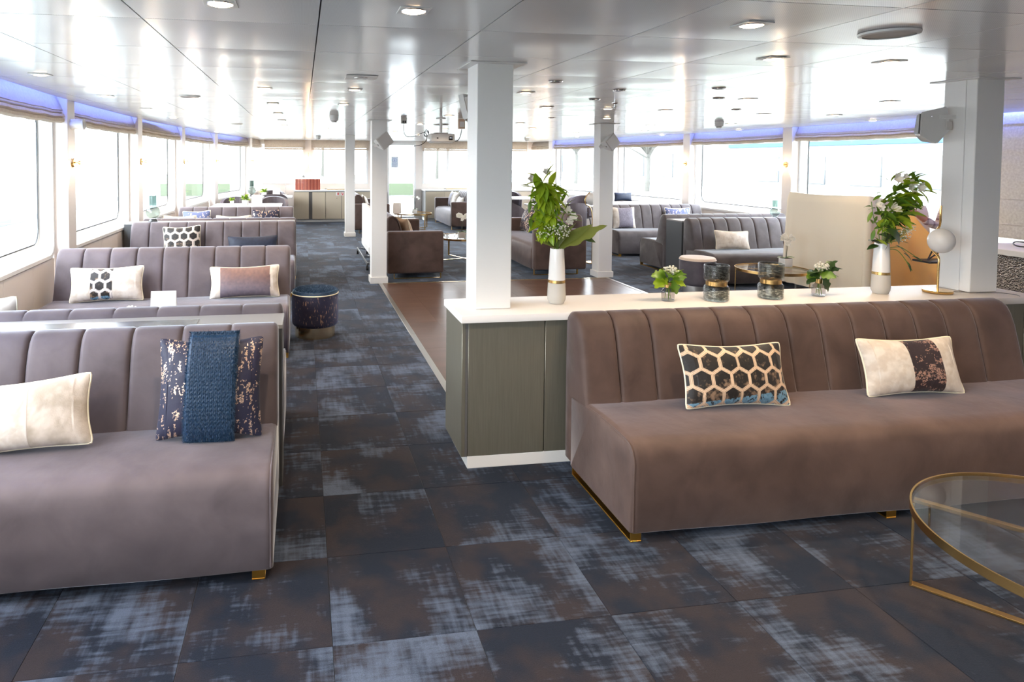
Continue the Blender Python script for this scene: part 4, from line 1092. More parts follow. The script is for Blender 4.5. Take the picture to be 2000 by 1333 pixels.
cushion('black and cream honeycomb square cushion by the third left window', -1.43, 8.22, SZ, .45, .40, 'hex_sq', 0, .20, -.05, .14, .006, seed=19)
cushion('long navy fur lumbar cushion right of the honeycomb cushion', -.60, 8.22, SZ, .62, .27, 'navy_fur', 0, .2, -.02, .13, .012, False, seed=21)
cushion('speckled blue square cushion with cream piping on the far left sofa', -1.66, 10.82, SZ, .44, .39, 'blue_speck', 0, .2, -.03, .14, .012, seed=23)
cushion('navy square cushion with a dark fur band on the far left sofa', -.59, 10.82, SZ, .44, .40, 'navy', 0, .2, 0, .14, .010, False, seed=25)
cushion('cream cushion peeking over the far sofa by the green glass vase', -1.64, 9.34, SZ, .44, .455, 'cream', PI, .2, 0, .12, .02, seed=27)
cushion('cream cushion peeking over the middle of the far left sofa back', -.93, 9.34, SZ, .48, .45, 'cream', PI, .2, 0, .12, .02, seed=29)
cushion('cream cushion tip behind the long partition cabinet', -1.75, 3.98, SZ, .40, .46, 'cream', PI, .22, 0, .12, .02, seed=31)
cushion('cream cushion with a grey centre on the grey right wall sofa', 5.66, 10.87, SZ, .44, .40, 'grey_mid2', 0, .2, 0, .13, .01, False, seed=33)
cushion('blue flecked cushion at the wall end of the right wall sofa', 6.70, 10.87, SZ, .48, .38, 'blue_speck', -.1, .2, 0, .13, .012, seed=35)
cushion('navy fur cushion top showing above the right wall sofa', 6.93, 13.4, .76, .42, .20, 'navy_fur', 0, .1, 0, .12, .02, False, seed=36)
cushion('cream oblong cushion on the dark grey right booth sofa', 5.80, 8.09, SZ, .52, .27, 'cream', 0, .25, .04, .13, .008, seed=37)
cushion('tan cushion on the near left lounge sofa', 1.52, 9.35, SZ, .46, .40, 'tan', PI/2+.25, .3, 0, .15, .012, seed=39)
cushion('cream cushion behind the tan one on the near left lounge sofa', 1.42, 9.95, SZ, .42, .42, 'cream', PI/2, .3, 0, .15, .012, seed=40)
cushion('dark blue and brown flecked cushion in the middle of the right lounge sofa', 3.74, 10.0, SZ, .42, .33, 'blue_brown', -PI/2+.55, .42, .12, .14, .010, False, seed=41)
cushion('dark navy square cushion with cream piping at the far end of the right lounge sofa', 3.70, 10.62, SZ, .44, .42, 'navy', -PI/2, .3, 0, .14, .010, seed=43)
cushion('dark brown flecked cushion at the near end of the right lounge sofa', 3.78, 9.22, SZ, .42, .34, 'blue_brown', -PI/2-.1, .3, 0, .14, .010, False, seed=45)
cushion('grey lilac cushion on the far pale lounge sofa', 3.78, 16.6, SZ, .42, .42, 'grey_mid2', -PI/2, .25, 0, .14, .02, seed=47)
cushion('cream cushion on the far pale lounge sofa', 3.78, 16.2, SZ, .44, .42, 'cream', -PI/2, .25, 0, .14, .02, seed=49)
cushion('white oblong cushion on the far pale lounge sofa', 3.76, 15.6, SZ, .50, .32, 'white', -PI/2, .25, 0, .14, .02, seed=51)
cushion('white cushion on the far lounge sofa behind the trolley', 1.50, 15.1, SZ, .42, .42, 'white', PI/2, .3, 0, .14, .02, seed=53)
# ================================================================== LAMPS AND FITTINGS
def sconce(p, nx, label, power=10):
    """p on the face of a post, nx = (x, y) unit vector pointing into the room"""
    r = empty('wall_sconce', label, 'wall lamp', p, math.atan2(nx[1], nx[0]), 'brass and opal globe sconces on the posts')
    R_ = Matrix.Rotation(PI/2, 4, 'Y')
    me = lathe_me([(0, .022), (.036, .022), (.042, .016), (.044, 0), (0, 0)], 32); me.transform(R_); link('wall_plate', me, M['gold'], r)
    me = lathe_me([(.008, .02), (.008, .05), (.018, .058), (.020, .075), (.008, .085)], 20); me.transform(R_); link('arm', me, M['gold'], r)
    me = lathe_me([(.085*math.sin(a), .085*math.cos(a)) for a in [PI*k/24 for k in range(25)]], 36); me.transform(Matrix.Translation((.165, 0, 0))); link('globe', me, M['globe_lit'], r, 180)
    tube('rod', catmull([(.085, 0, 0), (.088, 0, -.045), (.12, 0, -.085), (.155, 0, -.10), (.165, 0, -.13), (.165, 0, -.21)], 5), .0035, M['gold'], r, 8)
    tube('rod', [(.165, 0, .084), (.165, 0, .20)], .0035, M['gold'], r, 8)
    ld = bpy.data.lights.new('glow', 'POINT'); ld.energy = power; ld.color = (1, .70, .42); ld.shadow_soft_size = .0
    lo = bpy.data.objects.new('globe_light', ld); COL.objects.link(lo); lo.parent = r; lo.location = (.165, 0, -.10)
    return r
pos = {3: 'on the nearest visible left post', 4: 'on the second left post', 5: 'on the third left post', 6: 'on the fourth left post', 7: 'on the far left corner post'}
for k in (4, 5, 6, 7, 8):
    y, x = LP[k]; sconce((x, y+.11, 1.60), (1, 0), 'lit brass wall sconce with an opal globe '+pos[k-1])
posr = {5: 'on the near right post', 6: 'on the second right post', 7: 'on the third right post', 8: 'on the far right corner post'}
for k in (5, 6, 7, 8):
    y, x = RP[k]; sconce((x, y+.11, 1.60), (-1, 0), 'lit brass wall sconce with an opal globe '+posr[k])
sconce((.16, FY-.0, 1.62), (0, -1), 'lit brass wall sconce between the two left forward windows')
sconce((6.55, FY-.0, 1.62), (0, -1), 'lit brass wall sconce right of the long forward window', 4)

def wall_cam(x, y, z):
    r = empty('wall_speaker', 'small white cylindrical fitting high on the nearest left post', 'speaker', (x, y, z))
    R_ = Matrix.Rotation(PI/2, 4, 'Y'); me = lathe_me([(0, 0), (.048, 0), (.048, .10), (.052, .104), (.052, .112), (.044, .116), (.040, .106), (0, .106)], 32); me.transform(R_); link('housing', me, M['plastic'], r)
    me = lathe_me([(0, .108), (.022, .108), (.022, .112), (0, .114)], 20); me.transform(R_); link('lens', me, M['grille'], r)
wall_cam(LP[4][1], LP[4][0]+.10, 1.955)

def box_speaker(label, loc, rz, ry, s=.19, bracket=(0, .12, 0)):
    r = empty('box_speaker', label, 'speaker', loc); r.rotation_euler = Euler((0, ry, rz), 'XYZ')
    bm = bmesh.new()
    f = [(-s/2, 0, -s/2), (s/2, 0, -s/2), (s/2, 0, s/2), (-s/2, 0, s/2)]; b_ = [(-s*.30, s*.75, -s/2+.01), (s*.30, s*.75, -s/2+.01), (s*.30, s*.75, s/2-.01), (-s*.30, s*.75, s/2-.01)]
    vs = [bm.verts.new(v) for v in f+b_]
    for q in ((0, 1, 2, 3), (7, 6, 5, 4), (0, 4, 5, 1), (1, 5, 6, 2), (2, 6, 7, 3), (3, 7, 4, 0)): bm.faces.new([vs[i] for i in q])
    bmesh.ops.bevel(bm, geom=list(bm.edges), offset=.006, segments=2, affect='EDGES')
    link('cabinet_body', from_bm(bm), M['plastic'], r)
    box('grille', -s/2+.008, s/2-.008, -.006, .001, -s/2+.008, s/2-.008, M['grille'], r, .003, 1)
    for sx in (-1, 1):
        lathe('bolt', [(0, 0), (.006, 0), (.006, .005), (0, .006)], M['black'], r, 10, c=(0, s*.3, sx*(s/2)-.002))
    bm = bmesh.new(); abox(bm, -.02, .02, s*.3, s*.75+.05, -s/2-.008, -s/2-.003); abox(bm, -.02, .02, s*.3, s*.75+.05, s/2+.003, s/2+.008); abox(bm, -.02, .02, s*.75+.04, s*.75+.05, -s/2-.008, s/2+.008)
    link('bracket', from_bm(bm), M['plastic'], r, 0)
    return r
box_speaker('white box speaker tilted on the near left free standing column', (1.06, 8.43, 1.89), .35, math.radians(52))
box_speaker('white box speaker tilted on the right free standing column', (4.21, 8.45, 1.90), .25, math.radians(48))
box_speaker('white speaker partly hidden behind the left worktop column', (1.345, 5.05, 2.05), 2.4, math.radians(15), .18)
r = empty('large_speaker', 'large white angular speaker mounted on the right worktop column', 'speaker', (3.975, 3.60, 1.885)); r.scale = (.78, .42, 1)
bm = bmesh.new(); vs = [bm.verts.new(v) for v in ((-.145, .0, -.07), (-.12, .03, .075), (.10, -.02, .115), (.14, -.02, -.03), (.01, -.03, -.125), (-.02, 0, -.12),
      (-.06, .24, -.06), (-.035, .24, .065), (.10, .22, .10), (.13, .22, -.03), (.01, .22, -.11), (-.02, .22, -.10))]
for q in ((0, 5, 4, 3, 2, 1), (6, 7, 8, 9, 10, 11)): bm.faces.new([vs[i] for i in q])
for i in range(6): j = (i+1) % 6; bm.faces.new((vs[i], vs[j], vs[6+j], vs[6+i]))
bmesh.ops.bevel(bm, geom=list(bm.edges), offset=.008, segments=2, affect='EDGES'); link('cabinet_body', from_bm(bm), M['plastic'], r)
bm = bmesh.new(); vs = [bm.verts.new(v) for v in ((-.156, .005, -.066), (-.131, .033, .070), (-.043, .235, .062), (-.068, .235, -.058))]; bm.faces.new(vs); link('grille', from_bm(bm), M['black'], r)
box('bracket', .02, .258, -.035, -.025, .035, .06, M['plastic'], r, .003, 1); box('socket_plate', .085, .14, -.034, -.026, -.035, .02, M['grille'], r, .002, 1)
lathe('bolt', [(0, 0), (.008, 0), (.008, .006), (0, .007)], M['chrome'], r, 12, c=(-.05, -.03, .045))

# projector with its cables
r = empty('projector', 'white ceiling projector hanging beyond the near columns', 'projector', (1.70, 8.0, 1.915))
box('housing', -.155, .155, -.12, .12, -.052, .052, M['plastic'], r, .02, 4)
box('lens_recess', .075, .125, -.126, -.10, -.03, .018, M['black'], r, .006, 2); lathe('lens', [(0, 0), (.018, 0), (.018, .01), (0, .012)], M['chrome'], r, 16, c=(.1, -.128, -.006)).rotation_euler = (0, 0, 0)
box('vent', -.075, -.055, -.1215, -.118, -.012, .004, M['black'], r); box('base_plate', -.13, .13, -.1, .1, -.062, -.052, M['white'], r, .003, 1)
tube('mount_pole', [(0, 0, .05), (0, 0, .235)], .018, M['plastic'], r, 12); lathe('ceiling_plate', [(0, .238), (.06, .238), (.06, .25), (0, .25)], M['plastic'], r, 28); box('mount_plate', -.08, .08, -.06, .06, .053, .066, M['plastic'], r, .003, 1)
tag(tube('projector_cable', catmull([(1.25, 8.1, 2.10), (1.255, 8.1, 1.98), (1.30, 8.1, 1.93), (1.40, 8.1, 1.94), (1.50, 8.05, 1.985), (1.53, 8.03, 1.93), (1.50, 8.02, 1.86), (1.42, 8.05, 1.82), (1.26, 8.1, 1.815)], 6), .004, M['black']), 'thin black cable looping left of the projector', 'cable')
tag(tube('power_cable', catmull([(1.855, 8.05, 1.90), (1.90, 8.05, 1.88), (1.94, 8.05, 1.90), (1.965, 8.05, 1.96), (1.98, 8.05, 2.03)], 6), .005, M['black']), 'short black cable right of the projector', 'cable')
tag(tube('coiled_cable', catmull([(1.53+.03*math.cos(a), 8.06, 1.955+.035*math.sin(a)+.002*a) for a in [k*.7 for k in range(22)]], 3), .004, M['black']), 'coil of black cable tied beside the projector', 'cable')
r = empty('ceiling_socket', 'grey double socket box under the ceiling left of the projector', 'socket', (1.25, 8.1, 2.10)); box('box_body', -.035, .035, -.03, .03, -.008, .064, M['grille'], r, .003, 1); box('plug', -.022, -.004, -.034, -.028, 0, .03, M['black'], r); box('plug', .004, .022, -.034, -.028, 0, .03, M['black'], r)
r = empty('ceiling_socket', 'beige socket box under the ceiling right of the projector', 'socket', (1.975, 8.05, 2.035)); box('box_body', -.04, .04, -.03, .03, 0, .127, pm('beige_box', (.62, .45, .33), .5), r, .003, 1); box('socket_face', -.03, .03, -.034, -.03, .02, .09, M['plastic'], r)

# ================================================================== THINGS ON THE COUNTER
CT = .829
def vase(label, x, y, s=1.0):
    r = empty('tall_vase', label, 'vase', (x, y, CT)); r.scale = (.86, .86, 1)
    P1 = [(0, .001), (.048, .001), (.050, .006), (.0585, .022), (.0605, .04), (.0595, .07), (.0565, .118)]
    P2 = [(.0565, .1185), (.0575, .119), (.0570, .134), (.0558, .1345)]
    P3 = [(.0555, .135), (.0525, .20), (.0485, .26), (.046, .305), (.0445, .312), (.0415, .313), (.040, .306), (.042, .26), (.044, .20), (0, .20)]
    link('lower_glaze', lathe_me([(a*s, b_*s) for a, b_ in P1], 48), M['ceramic_grey'], r); link('gold_band', lathe_me([(a*s, b_*s) for a, b_ in P2], 48), M['gold'], r); link('upper_glaze', lathe_me([(a*s, b_*s) for a, b_ in P3], 48), M['ceramic'], r)
    return r
vase('tall white and grey ceramic vase with a gold band, left on the worktop', 1.432, 3.535)
vase('tall white and grey ceramic vase with a gold band, right on the worktop', 3.545, 3.53)
def leaf_me(L_, W_, bend=.3, fold=.25, shape='lance', n=8, wave=0):
    V = []; F = []
    for i in range(n+1):
        t = i/n
        if shape == 'lance': wd = math.sin(PI*min(1, t*.96+.02))**.9*(1-.25*t)
        elif shape == 'ovate': wd = (math.sin(PI*t**.75)**.8) if 0 < t < 1 else 0
        else:
            wd = (math.sin(PI*t**.7)**.7)*(1-.38*(abs(math.sin(t*PI*3.2))**3)) if 0 < t < 1 else 0
        wd = max(wd, .02 if t < 1 else 0)*W_/2
        a = bend*t; x = L_*(math.sin(a)/bend if abs(bend) > .01 else t) ; z = -L_*((1-math.cos(a))/bend if abs(bend) > .01 else 0)
        wz = wave*math.sin(t*9)*W_
        V += [(x, -wd, z+fold*wd+wz), (x, -wd*.5, z+fold*wd*.35), (x, 0, z), (x, wd*.5, z+fold*wd*.35), (x, wd, z+fold*wd-wz)]
    for i in range(n):
        for j in range(4): a = i*5+j; F.append((a, a+5, a+6, a+1))
    return pyd(V, F, 'leaf')
def mleaf(mat, *a, **k): me = leaf_me(*a, **k); me.materials.append(M[mat]); me.shade_smooth(); return me
LV = {'lime': mleaf('leaf_lime', .105, .048, .8, .3), 'lime2': mleaf('leaf_lime', .125, .054, .6, .25), 'mid': mleaf('leaf_mid', .08, .026, .5, .2), 'mid_o': mleaf('leaf_mid', .07, .045, .4, .2, 'ovate'), 'dark': mleaf('leaf_dark', .09, .036, .6, .2),
      'strap': mleaf('leaf_dark', .15, .085, 1.5, .12, 'ovate', 12), 'olive': mleaf('leaf_olive', .17, .05, .5, .2, 'lance', 10, .05), 'olive_big': mleaf('leaf_olive', .25, .085, .35, .3, 'lobed', 16, .06), 'lobed': mleaf('leaf_mid', .085, .065, .7, .15, 'lobed', 14, .05),
      'lobed_l': mleaf('leaf_lime', .085, .062, .6, .15, 'lobed', 14, .05), 'dark_lob': mleaf('leaf_dark', .10, .06, .8, .15, 'lobed', 14, .06), 'orchid': mleaf('leaf_mid', .13, .05, .6, .2, 'ovate', 10)}
def mat_to(d, roll=0, p=(0, 0, 0), s=1.0):
    d = Vector(d).normalized(); up = Vector((0, 0, 1)) if abs(d.z) < .95 else Vector((0, 1, 0))
    y = up.cross(d).normalized(); z = d.cross(y).normalized()
    R_ = Matrix((d, y, z)).transposed().to_4x4()
    return Matrix.Translation(p) @ R_ @ Matrix.Rotation(roll, 4, 'X') @ Matrix.Scale(s, 4)
def put_leaf(r, kind, p, d, s=1, roll=0, name='leaf'): return ref(name, LV[kind], r, mw=mat_to(d, roll, p, s))
def petal_flower_me(rad=.032, n=6, cup=.5):
    V = []; F = []
    for k in range(n):
        a0 = 2*PI*k/n+(.1 if k % 2 else 0); lf = 1 if k % 2 else .9; b = len(V)
        for i in range(5):
            t = i/4; rr = rad*t*lf; wd = math.sin(PI*min(1, t*.85+.08))*rad*.36; zz = rad*(1.2*cup*t-.55*cup*t*t)
            for j in (-1, 0, 1):
                V.append((rr*math.cos(a0)-j*wd*math.sin(a0), rr*math.sin(a0)+j*wd*math.cos(a0), zz+abs(j)*wd*.25))
        for i in range(4):
            for j in range(2): q = b+i*3+j; F.append((q, q+3, q+4, q+1))
    me = pyd(V, F, 'flower'); me.materials.append(M['petal']); me.shade_smooth(); return me
FL = petal_flower_me(); FLB = petal_flower_me(.034, 6, 1.5); ORC = petal_flower_me(.03, 5, .15)
def ball_cluster(r, name, c, rad, n, size, mat, seed, squash=.7, stems=True, root=None):
    rnd = random.Random(seed); bm = bmesh.new(); SV = []; SF = []
    for k in range(n):
        v = Vector((rnd.gauss(0, 1), rnd.gauss(0, 1), rnd.gauss(0, 1))).normalized()*rad*rnd.uniform(.5, 1); v.z *= squash
        q = Vector(c)+v; s = size*rnd.uniform(.7, 1.2)
        bmesh.ops.create_icosphere(bm, subdivisions=1, radius=s, matrix=Matrix.Translation(q))
        if stems and k % 2 == 0: tube_data([root or c, Vector(c)*.5+q*.5-Vector((0, 0, rad*.2)), q], .0006, 3, False, SV, SF)
    o = tag(link(name, from_bm(bm), M[mat], r, 60), kind='stuff')
    if SV: tag(link('fine_stems', pyd(SV, SF), M['stem'], r, 0), kind='stuff')
    return o
# left bouquet
r = empty('tall_bouquet', 'tall bouquet of lime green leaves and white flowers in the left tall vase', 'flowers', (1.432, 3.535, CT))
rnd = random.Random(4)
Bx, By, Bz = 1.432, 3.535, CT
def LP_(X, Z, dy=0): return (X-Bx, dy, Z-Bz)                                 # frontal placement helper
stems = [[(0, 0, .25), (.01, 0, .40), LP_(1.36, 1.38), LP_(1.33, 1.52)], [(0, .01, .25), (.0, .01, .38), LP_(1.42, 1.33, .02), LP_(1.36, 1.46, .02)], [(.01, 0, .25), (.03, 0, .4), LP_(1.46, 1.33, -.01), LP_(1.49, 1.40, -.01)],
         [(0, 0, .25), (-.01, -.01, .35), LP_(1.38, 1.27, -.02), LP_(1.33, 1.30, -.02)], [(-.01, 0, .25), (-.03, .01, .4), LP_(1.30, 1.40, .02), LP_(1.29, 1.50, .02)]]
for s_ in stems: tube('stem', catmull(s_, 6), .0025, M['stem'], r, 6)
def whorl(c, n, kind, s, tilt=.2, seed=0, spread=1.0, lean=(0, -.3, 0)):
    q = random.Random(seed)
    for k in range(n):
        a = 2*PI*k/n+q.uniform(-.25, .25); d = Vector((math.cos(a)*spread, -.45+.55*math.sin(a), math.sin(a)*.75+tilt))+Vector(lean)*.4
        put_leaf(r, kind, c, d, s*q.uniform(.8, 1.1), q.uniform(-.5, .5))
for i, (X, Z, n, k, s) in enumerate([(1.33, 1.515, 9, 'lime2', .95), (1.30, 1.475, 7, 'lime2', .85), (1.375, 1.49, 8, 'lime2', .9), (1.345, 1.44, 7, 'lime', 1.05), (1.31, 1.41, 6, 'mid', 1.1), (1.385, 1.43, 6, 'lime', 1.0), (1.37, 1.385, 6, 'lime2', .9), (1.335, 1.35, 5, 'lime', .9),
                                       (1.36, 1.30, 7, 'lime2', 1.0), (1.39, 1.335, 5, 'lime', .9), (1.33, 1.265, 6, 'lime2', .95), (1.38, 1.26, 6, 'lime', .95), (1.42, 1.30, 5, 'mid', 1.0), (1.41, 1.38, 5, 'mid', .9)]):
    whorl(LP_(X, Z, rnd.uniform(-.05, .03)), n+1, k, s*1.0, -.35, i)
for X, Z, dx, dz in ((1.47, 1.37, .5, .9), (1.46, 1.34, 1, .3), (1.48, 1.33, 1, .1), (1.45, 1.40, .2, 1), (1.27, 1.33, -.1, -1), (1.27, 1.42, -.3, -.9), (1.36, 1.56, .3, 1), (1.50, 1.30, .9, .2), (1.44, 1.29, .6, -.4), (1.26, 1.50, -.9, .2)):
    put_leaf(r, 'mid', LP_(X, Z, -.01), (dx, -.2, dz), 1.0, rnd.uniform(-.4, .4))
for X, Z, me, s in ((1.275, 1.54, FLB, 1.0), (1.36, 1.565, FLB, .9), (1.49, 1.355, FLB, .9), (1.53, 1.32, FL, 1.0), (1.50, 1.29, FLB, .9), (1.47, 1.37, FLB, .8)):
    ref('flower', me, r, mw=mat_to((1, 0, 0), rnd.uniform(.9, 1.6), LP_(X, Z, .01), s*.85))
ball_cluster(r, 'gypsophila', LP_(1.41, 1.245, -.04), .085, 170, .0042, 'petal', 12, .55, True, (0, 0, .30))
ball_cluster(r, 'gypsophila', LP_(1.33, 1.225, -.05), .045, 30, .004, 'petal', 13, .6, True, (0, 0, .30))
for X, Z, dx, dz, k, s in ((1.425, 1.145, -.62, .62, 'olive', .9), (1.425, 1.145, -.35, .85, 'olive', .85), (1.43, 1.145, -.1, 1, 'olive', .8), (1.435, 1.145, .25, .85, 'olive', .9), (1.44, 1.145, .75, .50, 'olive_big', 1.05), (1.44, 1.145, .55, .62, 'olive', 1.2), (1.43, 1.145, -.8, .45, 'olive', .75), (1.57, 1.20, .95, -.1, 'dark', .9)):
    put_leaf(r, k, LP_(X, Z, -.01), (dx, -.25, dz), s*1.15, .9 if dx > 0 else -.9)
# right bouquet
r = empty('tall_bouquet', 'bouquet of white alstroemeria and green foliage in the right tall vase', 'flowers', (3.545, 3.53, CT))
Bx, By, Bz = 3.545, 3.53, CT
for s_ in ([(0, 0, .25), (.02, 0, .42), LP_(3.60, 1.42), LP_(3.65, 1.52)], [(0, 0, .25), (.0, 0, .38), LP_(3.56, 1.30, .02), LP_(3.60, 1.38, -.02)], [(-.01, 0, .25), (-.03, 0, .4), LP_(3.47, 1.30, -.01), LP_(3.45, 1.40, -.01)],
           [(0, 0, .25), (.03, -.01, .42), LP_(3.66, 1.40, -.02), LP_(3.73, 1.48, -.02)], [(0, 0, .25), (.02, -.01, .36), LP_(3.53, 1.22, -.02), LP_(3.52, 1.27, -.02)], [(0, 0, .27), LP_(3.63, 1.12, -.03), LP_(3.70, 1.09, -.03), LP_(3.80, 1.03, -.03)], [(0, 0, .27), LP_(3.62, 1.10, -.03), LP_(3.70, 1.02, -.03), LP_(3.735, .97, -.03)]):
    tube('stem', catmull(s_, 6), .0024, M['stem'], r, 6)
rnd = random.Random(9)
for X, Z, me, s in ((3.575, 1.535, FLB, 1.2), (3.64, 1.545, FLB, .8), (3.70, 1.475, FL, 1.15), (3.74, 1.49, FLB, 1.1), (3.69, 1.50, FLB, 1.0), (3.445, 1.385, FLB, 1.0), (3.47, 1.37, FLB, .9), (3.565, 1.345, FLB, 1.3), (3.545, 1.35, FL, .9)):
    ref('flower', me, r, mw=mat_to((1, 0, 0), rnd.uniform(.9, 1.7), LP_(X, Z, -.04), s*.92))
for i in range(150):
    t = rnd.random(); X = 3.57+.13*t+rnd.uniform(-.06, .06); Z = 1.29+.22*t+rnd.uniform(-.05, .04); a = rnd.uniform(-.4, 1.9)
    put_leaf(r, rnd.choice(('mid', 'mid', 'lime', 'mid_o')), LP_(X, Z, rnd.uniform(-.05, .04)), (math.cos(a), -.35, math.sin(a)-.35), rnd.uniform(.8, 1.25), rnd.uniform(-.7, .7))
for i in range(80):
    t = rnd.random(); X = 3.50+.14*t+rnd.uniform(-.05, .05); Z = 1.17+.22*t+rnd.uniform(-.04, .04); a = rnd.uniform(-.6, 2.4)
    put_leaf(r, rnd.choice(('mid', 'lime', 'mid_o', 'dark')), LP_(X, Z, rnd.uniform(-.05, .04)), (math.cos(a), -.35, math.sin(a)-.2), rnd.uniform(.65, 1.0), rnd.uniform(-.7, .7))
for X, Z, dx, dz in ((3.46, 1.36, -.9, .1), (3.44, 1.34, -.7, -.8), (3.43, 1.37, -1, .2), (3.52, 1.46, -1, .1), (3.50, 1.44, -.8, -.2), (3.76, 1.47, 1, .15), (3.72, 1.42, .5, -.9), (3.75, 1.43, .6, -.7), (3.66, 1.40, .3, -1), (3.46, 1.23, -.5, -.9), (3.50, 1.27, -.6, .5), (3.54, 1.53, -.7, .5), (3.67, 1.54, .6, .8)):
    put_leaf(r, 'mid', LP_(X, Z, -.03), (dx, -.2, dz), .95, rnd.uniform(-.5, .5))
for X, Z, k in ((3.50, 1.265, 1), (3.535, 1.275, 2), (3.575, 1.255, 3), (3.605, 1.27, 4), (3.56, 1.225, 5), (3.59, 1.23, 6)):
    ball_cluster(r, 'green_pompon', LP_(X, Z, -.03), .021, 60, .005, 'lime_ball' if 'lime_ball' in M else M.setdefault('lime_ball', pm('lime_pompon', (.22, .38, .03), .6)) and 'lime_ball', k, .8, False)
ball_cluster(r, 'gypsophila', LP_(3.64, 1.20, -.04), .06, 90, .0042, 'petal', 22, .8, True, (0, 0, .30)); ball_cluster(r, 'gypsophila', LP_(3.71, 1.24, -.03), .035, 40, .004, 'petal', 23, .9, True, (0, 0, .32))
put_leaf(r, 'strap', LP_(3.50, 1.235, -.07), (.5, -.5, -.25), .95, .5); put_leaf(r, 'strap', LP_(3.49, 1.21, -.05), (.6, -.5, -.6), .8, .2)
for X, Z, dx, dz, s in ((3.52, 1.15, -.85, .35, 1.1), (3.50, 1.14, -.9, .55, 1.3), (3.50, 1.13, -1, .02, 1.1), (3.60, 1.15, .8, .2, 1.0), (3.62, 1.13, .8, -.4, 1.1), (3.68, 1.08, .7, -.5, .9), (3.70, 1.03, .5, -.8, .8), (3.58, 1.15, .3, .6, 1.0), (3.64, 1.17, .9, .2, .8), (3.74, 1.06, .9, -.25, .7), (3.55, 1.15, .1, .8, .9)):
    put_leaf(r, 'dark', LP_(X, Z, -.02), (dx, -.3, dz), s, rnd.uniform(-.6, .6))
# small smoked glass bottles with posies
def bottle(x, y, label, plab, seed, dark):
    r = empty('bottle_vase', label, 'vase', (x, y, CT)); M_ = 'smoke_glass'
    lathe('glass_body', [(0, .010), (.034, .010), (.0365, .018), (.037, .055), (.034, .065), (.022, .074), (.0185, .080)], M[M_], r, 36)
    lathe('clear_foot', [(0, .001), (.034, .001), (.036, .005), (.036, .0095), (0, .0095)], M['clear_glass'], r, 36)
    lathe('gold_neck', [(.0182, .0785), (.0186, .0785), (.0186, .109), (.0182, .109)], M['gold'], r, 32, closed=True)
    lathe('lip', [(.018, .1095), (.023, .1095), (.0235, .1125), (.018, .113)], M['smoke_glass'], r, 32, closed=True)
    f = empty('posy', plab, 'flowers', (x, y, CT)); q = random.Random(seed)
    for k in range(6):
        a = q.uniform(0, 2*PI); tube('stem', catmull([(.018*math.cos(a), .018*math.sin(a), .012), (.004*math.cos(a), .004*math.sin(a), .085), (-.012*math.cos(a), -.012*math.sin(a), .14)], 5), .0018, M['stem'], f, 6)
    specs = [(-.1, .15, -.95, .25), (-.3, .14, -.8, -.45), (.1, .13, .85, .35), (.4, .13, .8, -.25), (.0, .14, -.25, .45), (.1, .14, .4, .7), (.2, .12, .45, -.9), (-.2, .13, -.95, -.1), (0, .14, .15, .25)] if not dark else [(-.1, .14, -.95, .05), (-.2, .14, -.9, -.35), (.1, .15, .5, .9), (.1, .14, .95, .1), (.1, .12, .5, -.8), (-.1, .14, -.7, .4), (0, .14, .1, .0), (0, .14, -.4, .1), (.1, .15, .8, .5)]
    for i, (ox, z0, dx, dz) in enumerate(specs):
        kind = ('lobed_l' if i % 2 else 'lobed') if not dark else ('dark_lob' if i % 3 else 'lobed')
        ref('leaf', LV[kind], f, mw=mat_to((dx, -.35, dz), q.uniform(-.5, .5)+(.6 if dx > 0 else -.6), (dx*.022, -.01, z0), q.uniform(1.0, 1.25)))
    ball_cluster(f, 'blossom_cluster', (.004 if not dark else .0, -.02, .185), .042, 70, .0062, 'petal', seed, .6, True, (0, 0, .12))
    return r
bottle(2.10, 3.50, 'small smoked glass bottle vase with a gold neck, left on the worktop', 'posy of lobed green leaves and white blossom in the left small bottle', 31, False)
bottle(3.085, 3.50, 'small smoked glass bottle vase with a gold neck, right on the worktop', 'posy of dark green leaves and white blossom in the right small bottle', 37, True)
def hurricane(x, y, label):
    r = empty('glass_candle_holder', label, 'candle holder', (x, y, CT)); R0 = .069
    lathe('lower_glass', [(0, .001), (R0-.008, .001), (R0-.001, .006), (R0, .012), (R0, .078), (R0-.006, .088), (R0-.012, .090), (R0-.014, .086), (R0-.006, .074), (R0-.006, .014), (0, .010)], M['crackle'], r, 56)
    lathe('gold_belt', [(R0-.0125, .0905), (R0-.011, .0905), (R0-.011, .114), (R0-.0125, .114)], M['gold'], r, 56, closed=True)
    lathe('upper_glass', [(R0-.016, .1145), (R0-.012, .1145), (R0-.006, .117), (R0, .127), (R0+.001, .205), (R0-.001, .209), (R0-.005, .209), (R0-.006, .204), (R0-.006, .128), (R0-.016, .118)], M['crackle'], r, 56)
    return r
hurricane(2.39, 3.475, 'crackled smoked glass candle holder with a gold belt, left one')
hurricane(2.755, 3.49, 'crackled smoked glass candle holder with a gold belt, right one')
r = empty('table_lamp', 'brass table lamp with an unlit oval opal globe on the worktop', 'lamp', (3.925, 3.50, CT))
lathe('base', [(0, .001), (.077, .001), (.079, .004), (.079, .013), (.076, .016), (0, .017)], M['gold'], r, 64)
tube('stem', catmull([(0, 0, .016), (0, 0, .12), (0, 0, .215), (.008, .03, .24), (.02, .066, .265), (.034, .078, .32), (.038, .07, .37), (.032, .035, .405), (.012, .01, .435), (.002, 0, .48), (.002, 0, .545)], 8), .0062, M['gold'], r, 12)
me = lathe_me([(.071*math.sin(a), .077*math.cos(a)) for a in [PI*k/32 for k in range(33)]], 48); me.transform(Matrix.Translation((0, -.012, .325))); link('globe', me, M['opal'], r, 180)
lathe('globe_cap', [(0, .255), (.02, .258), (.018, .266), (0, .268)], M['gold'], r, 20, c=(0, -.012, 0))
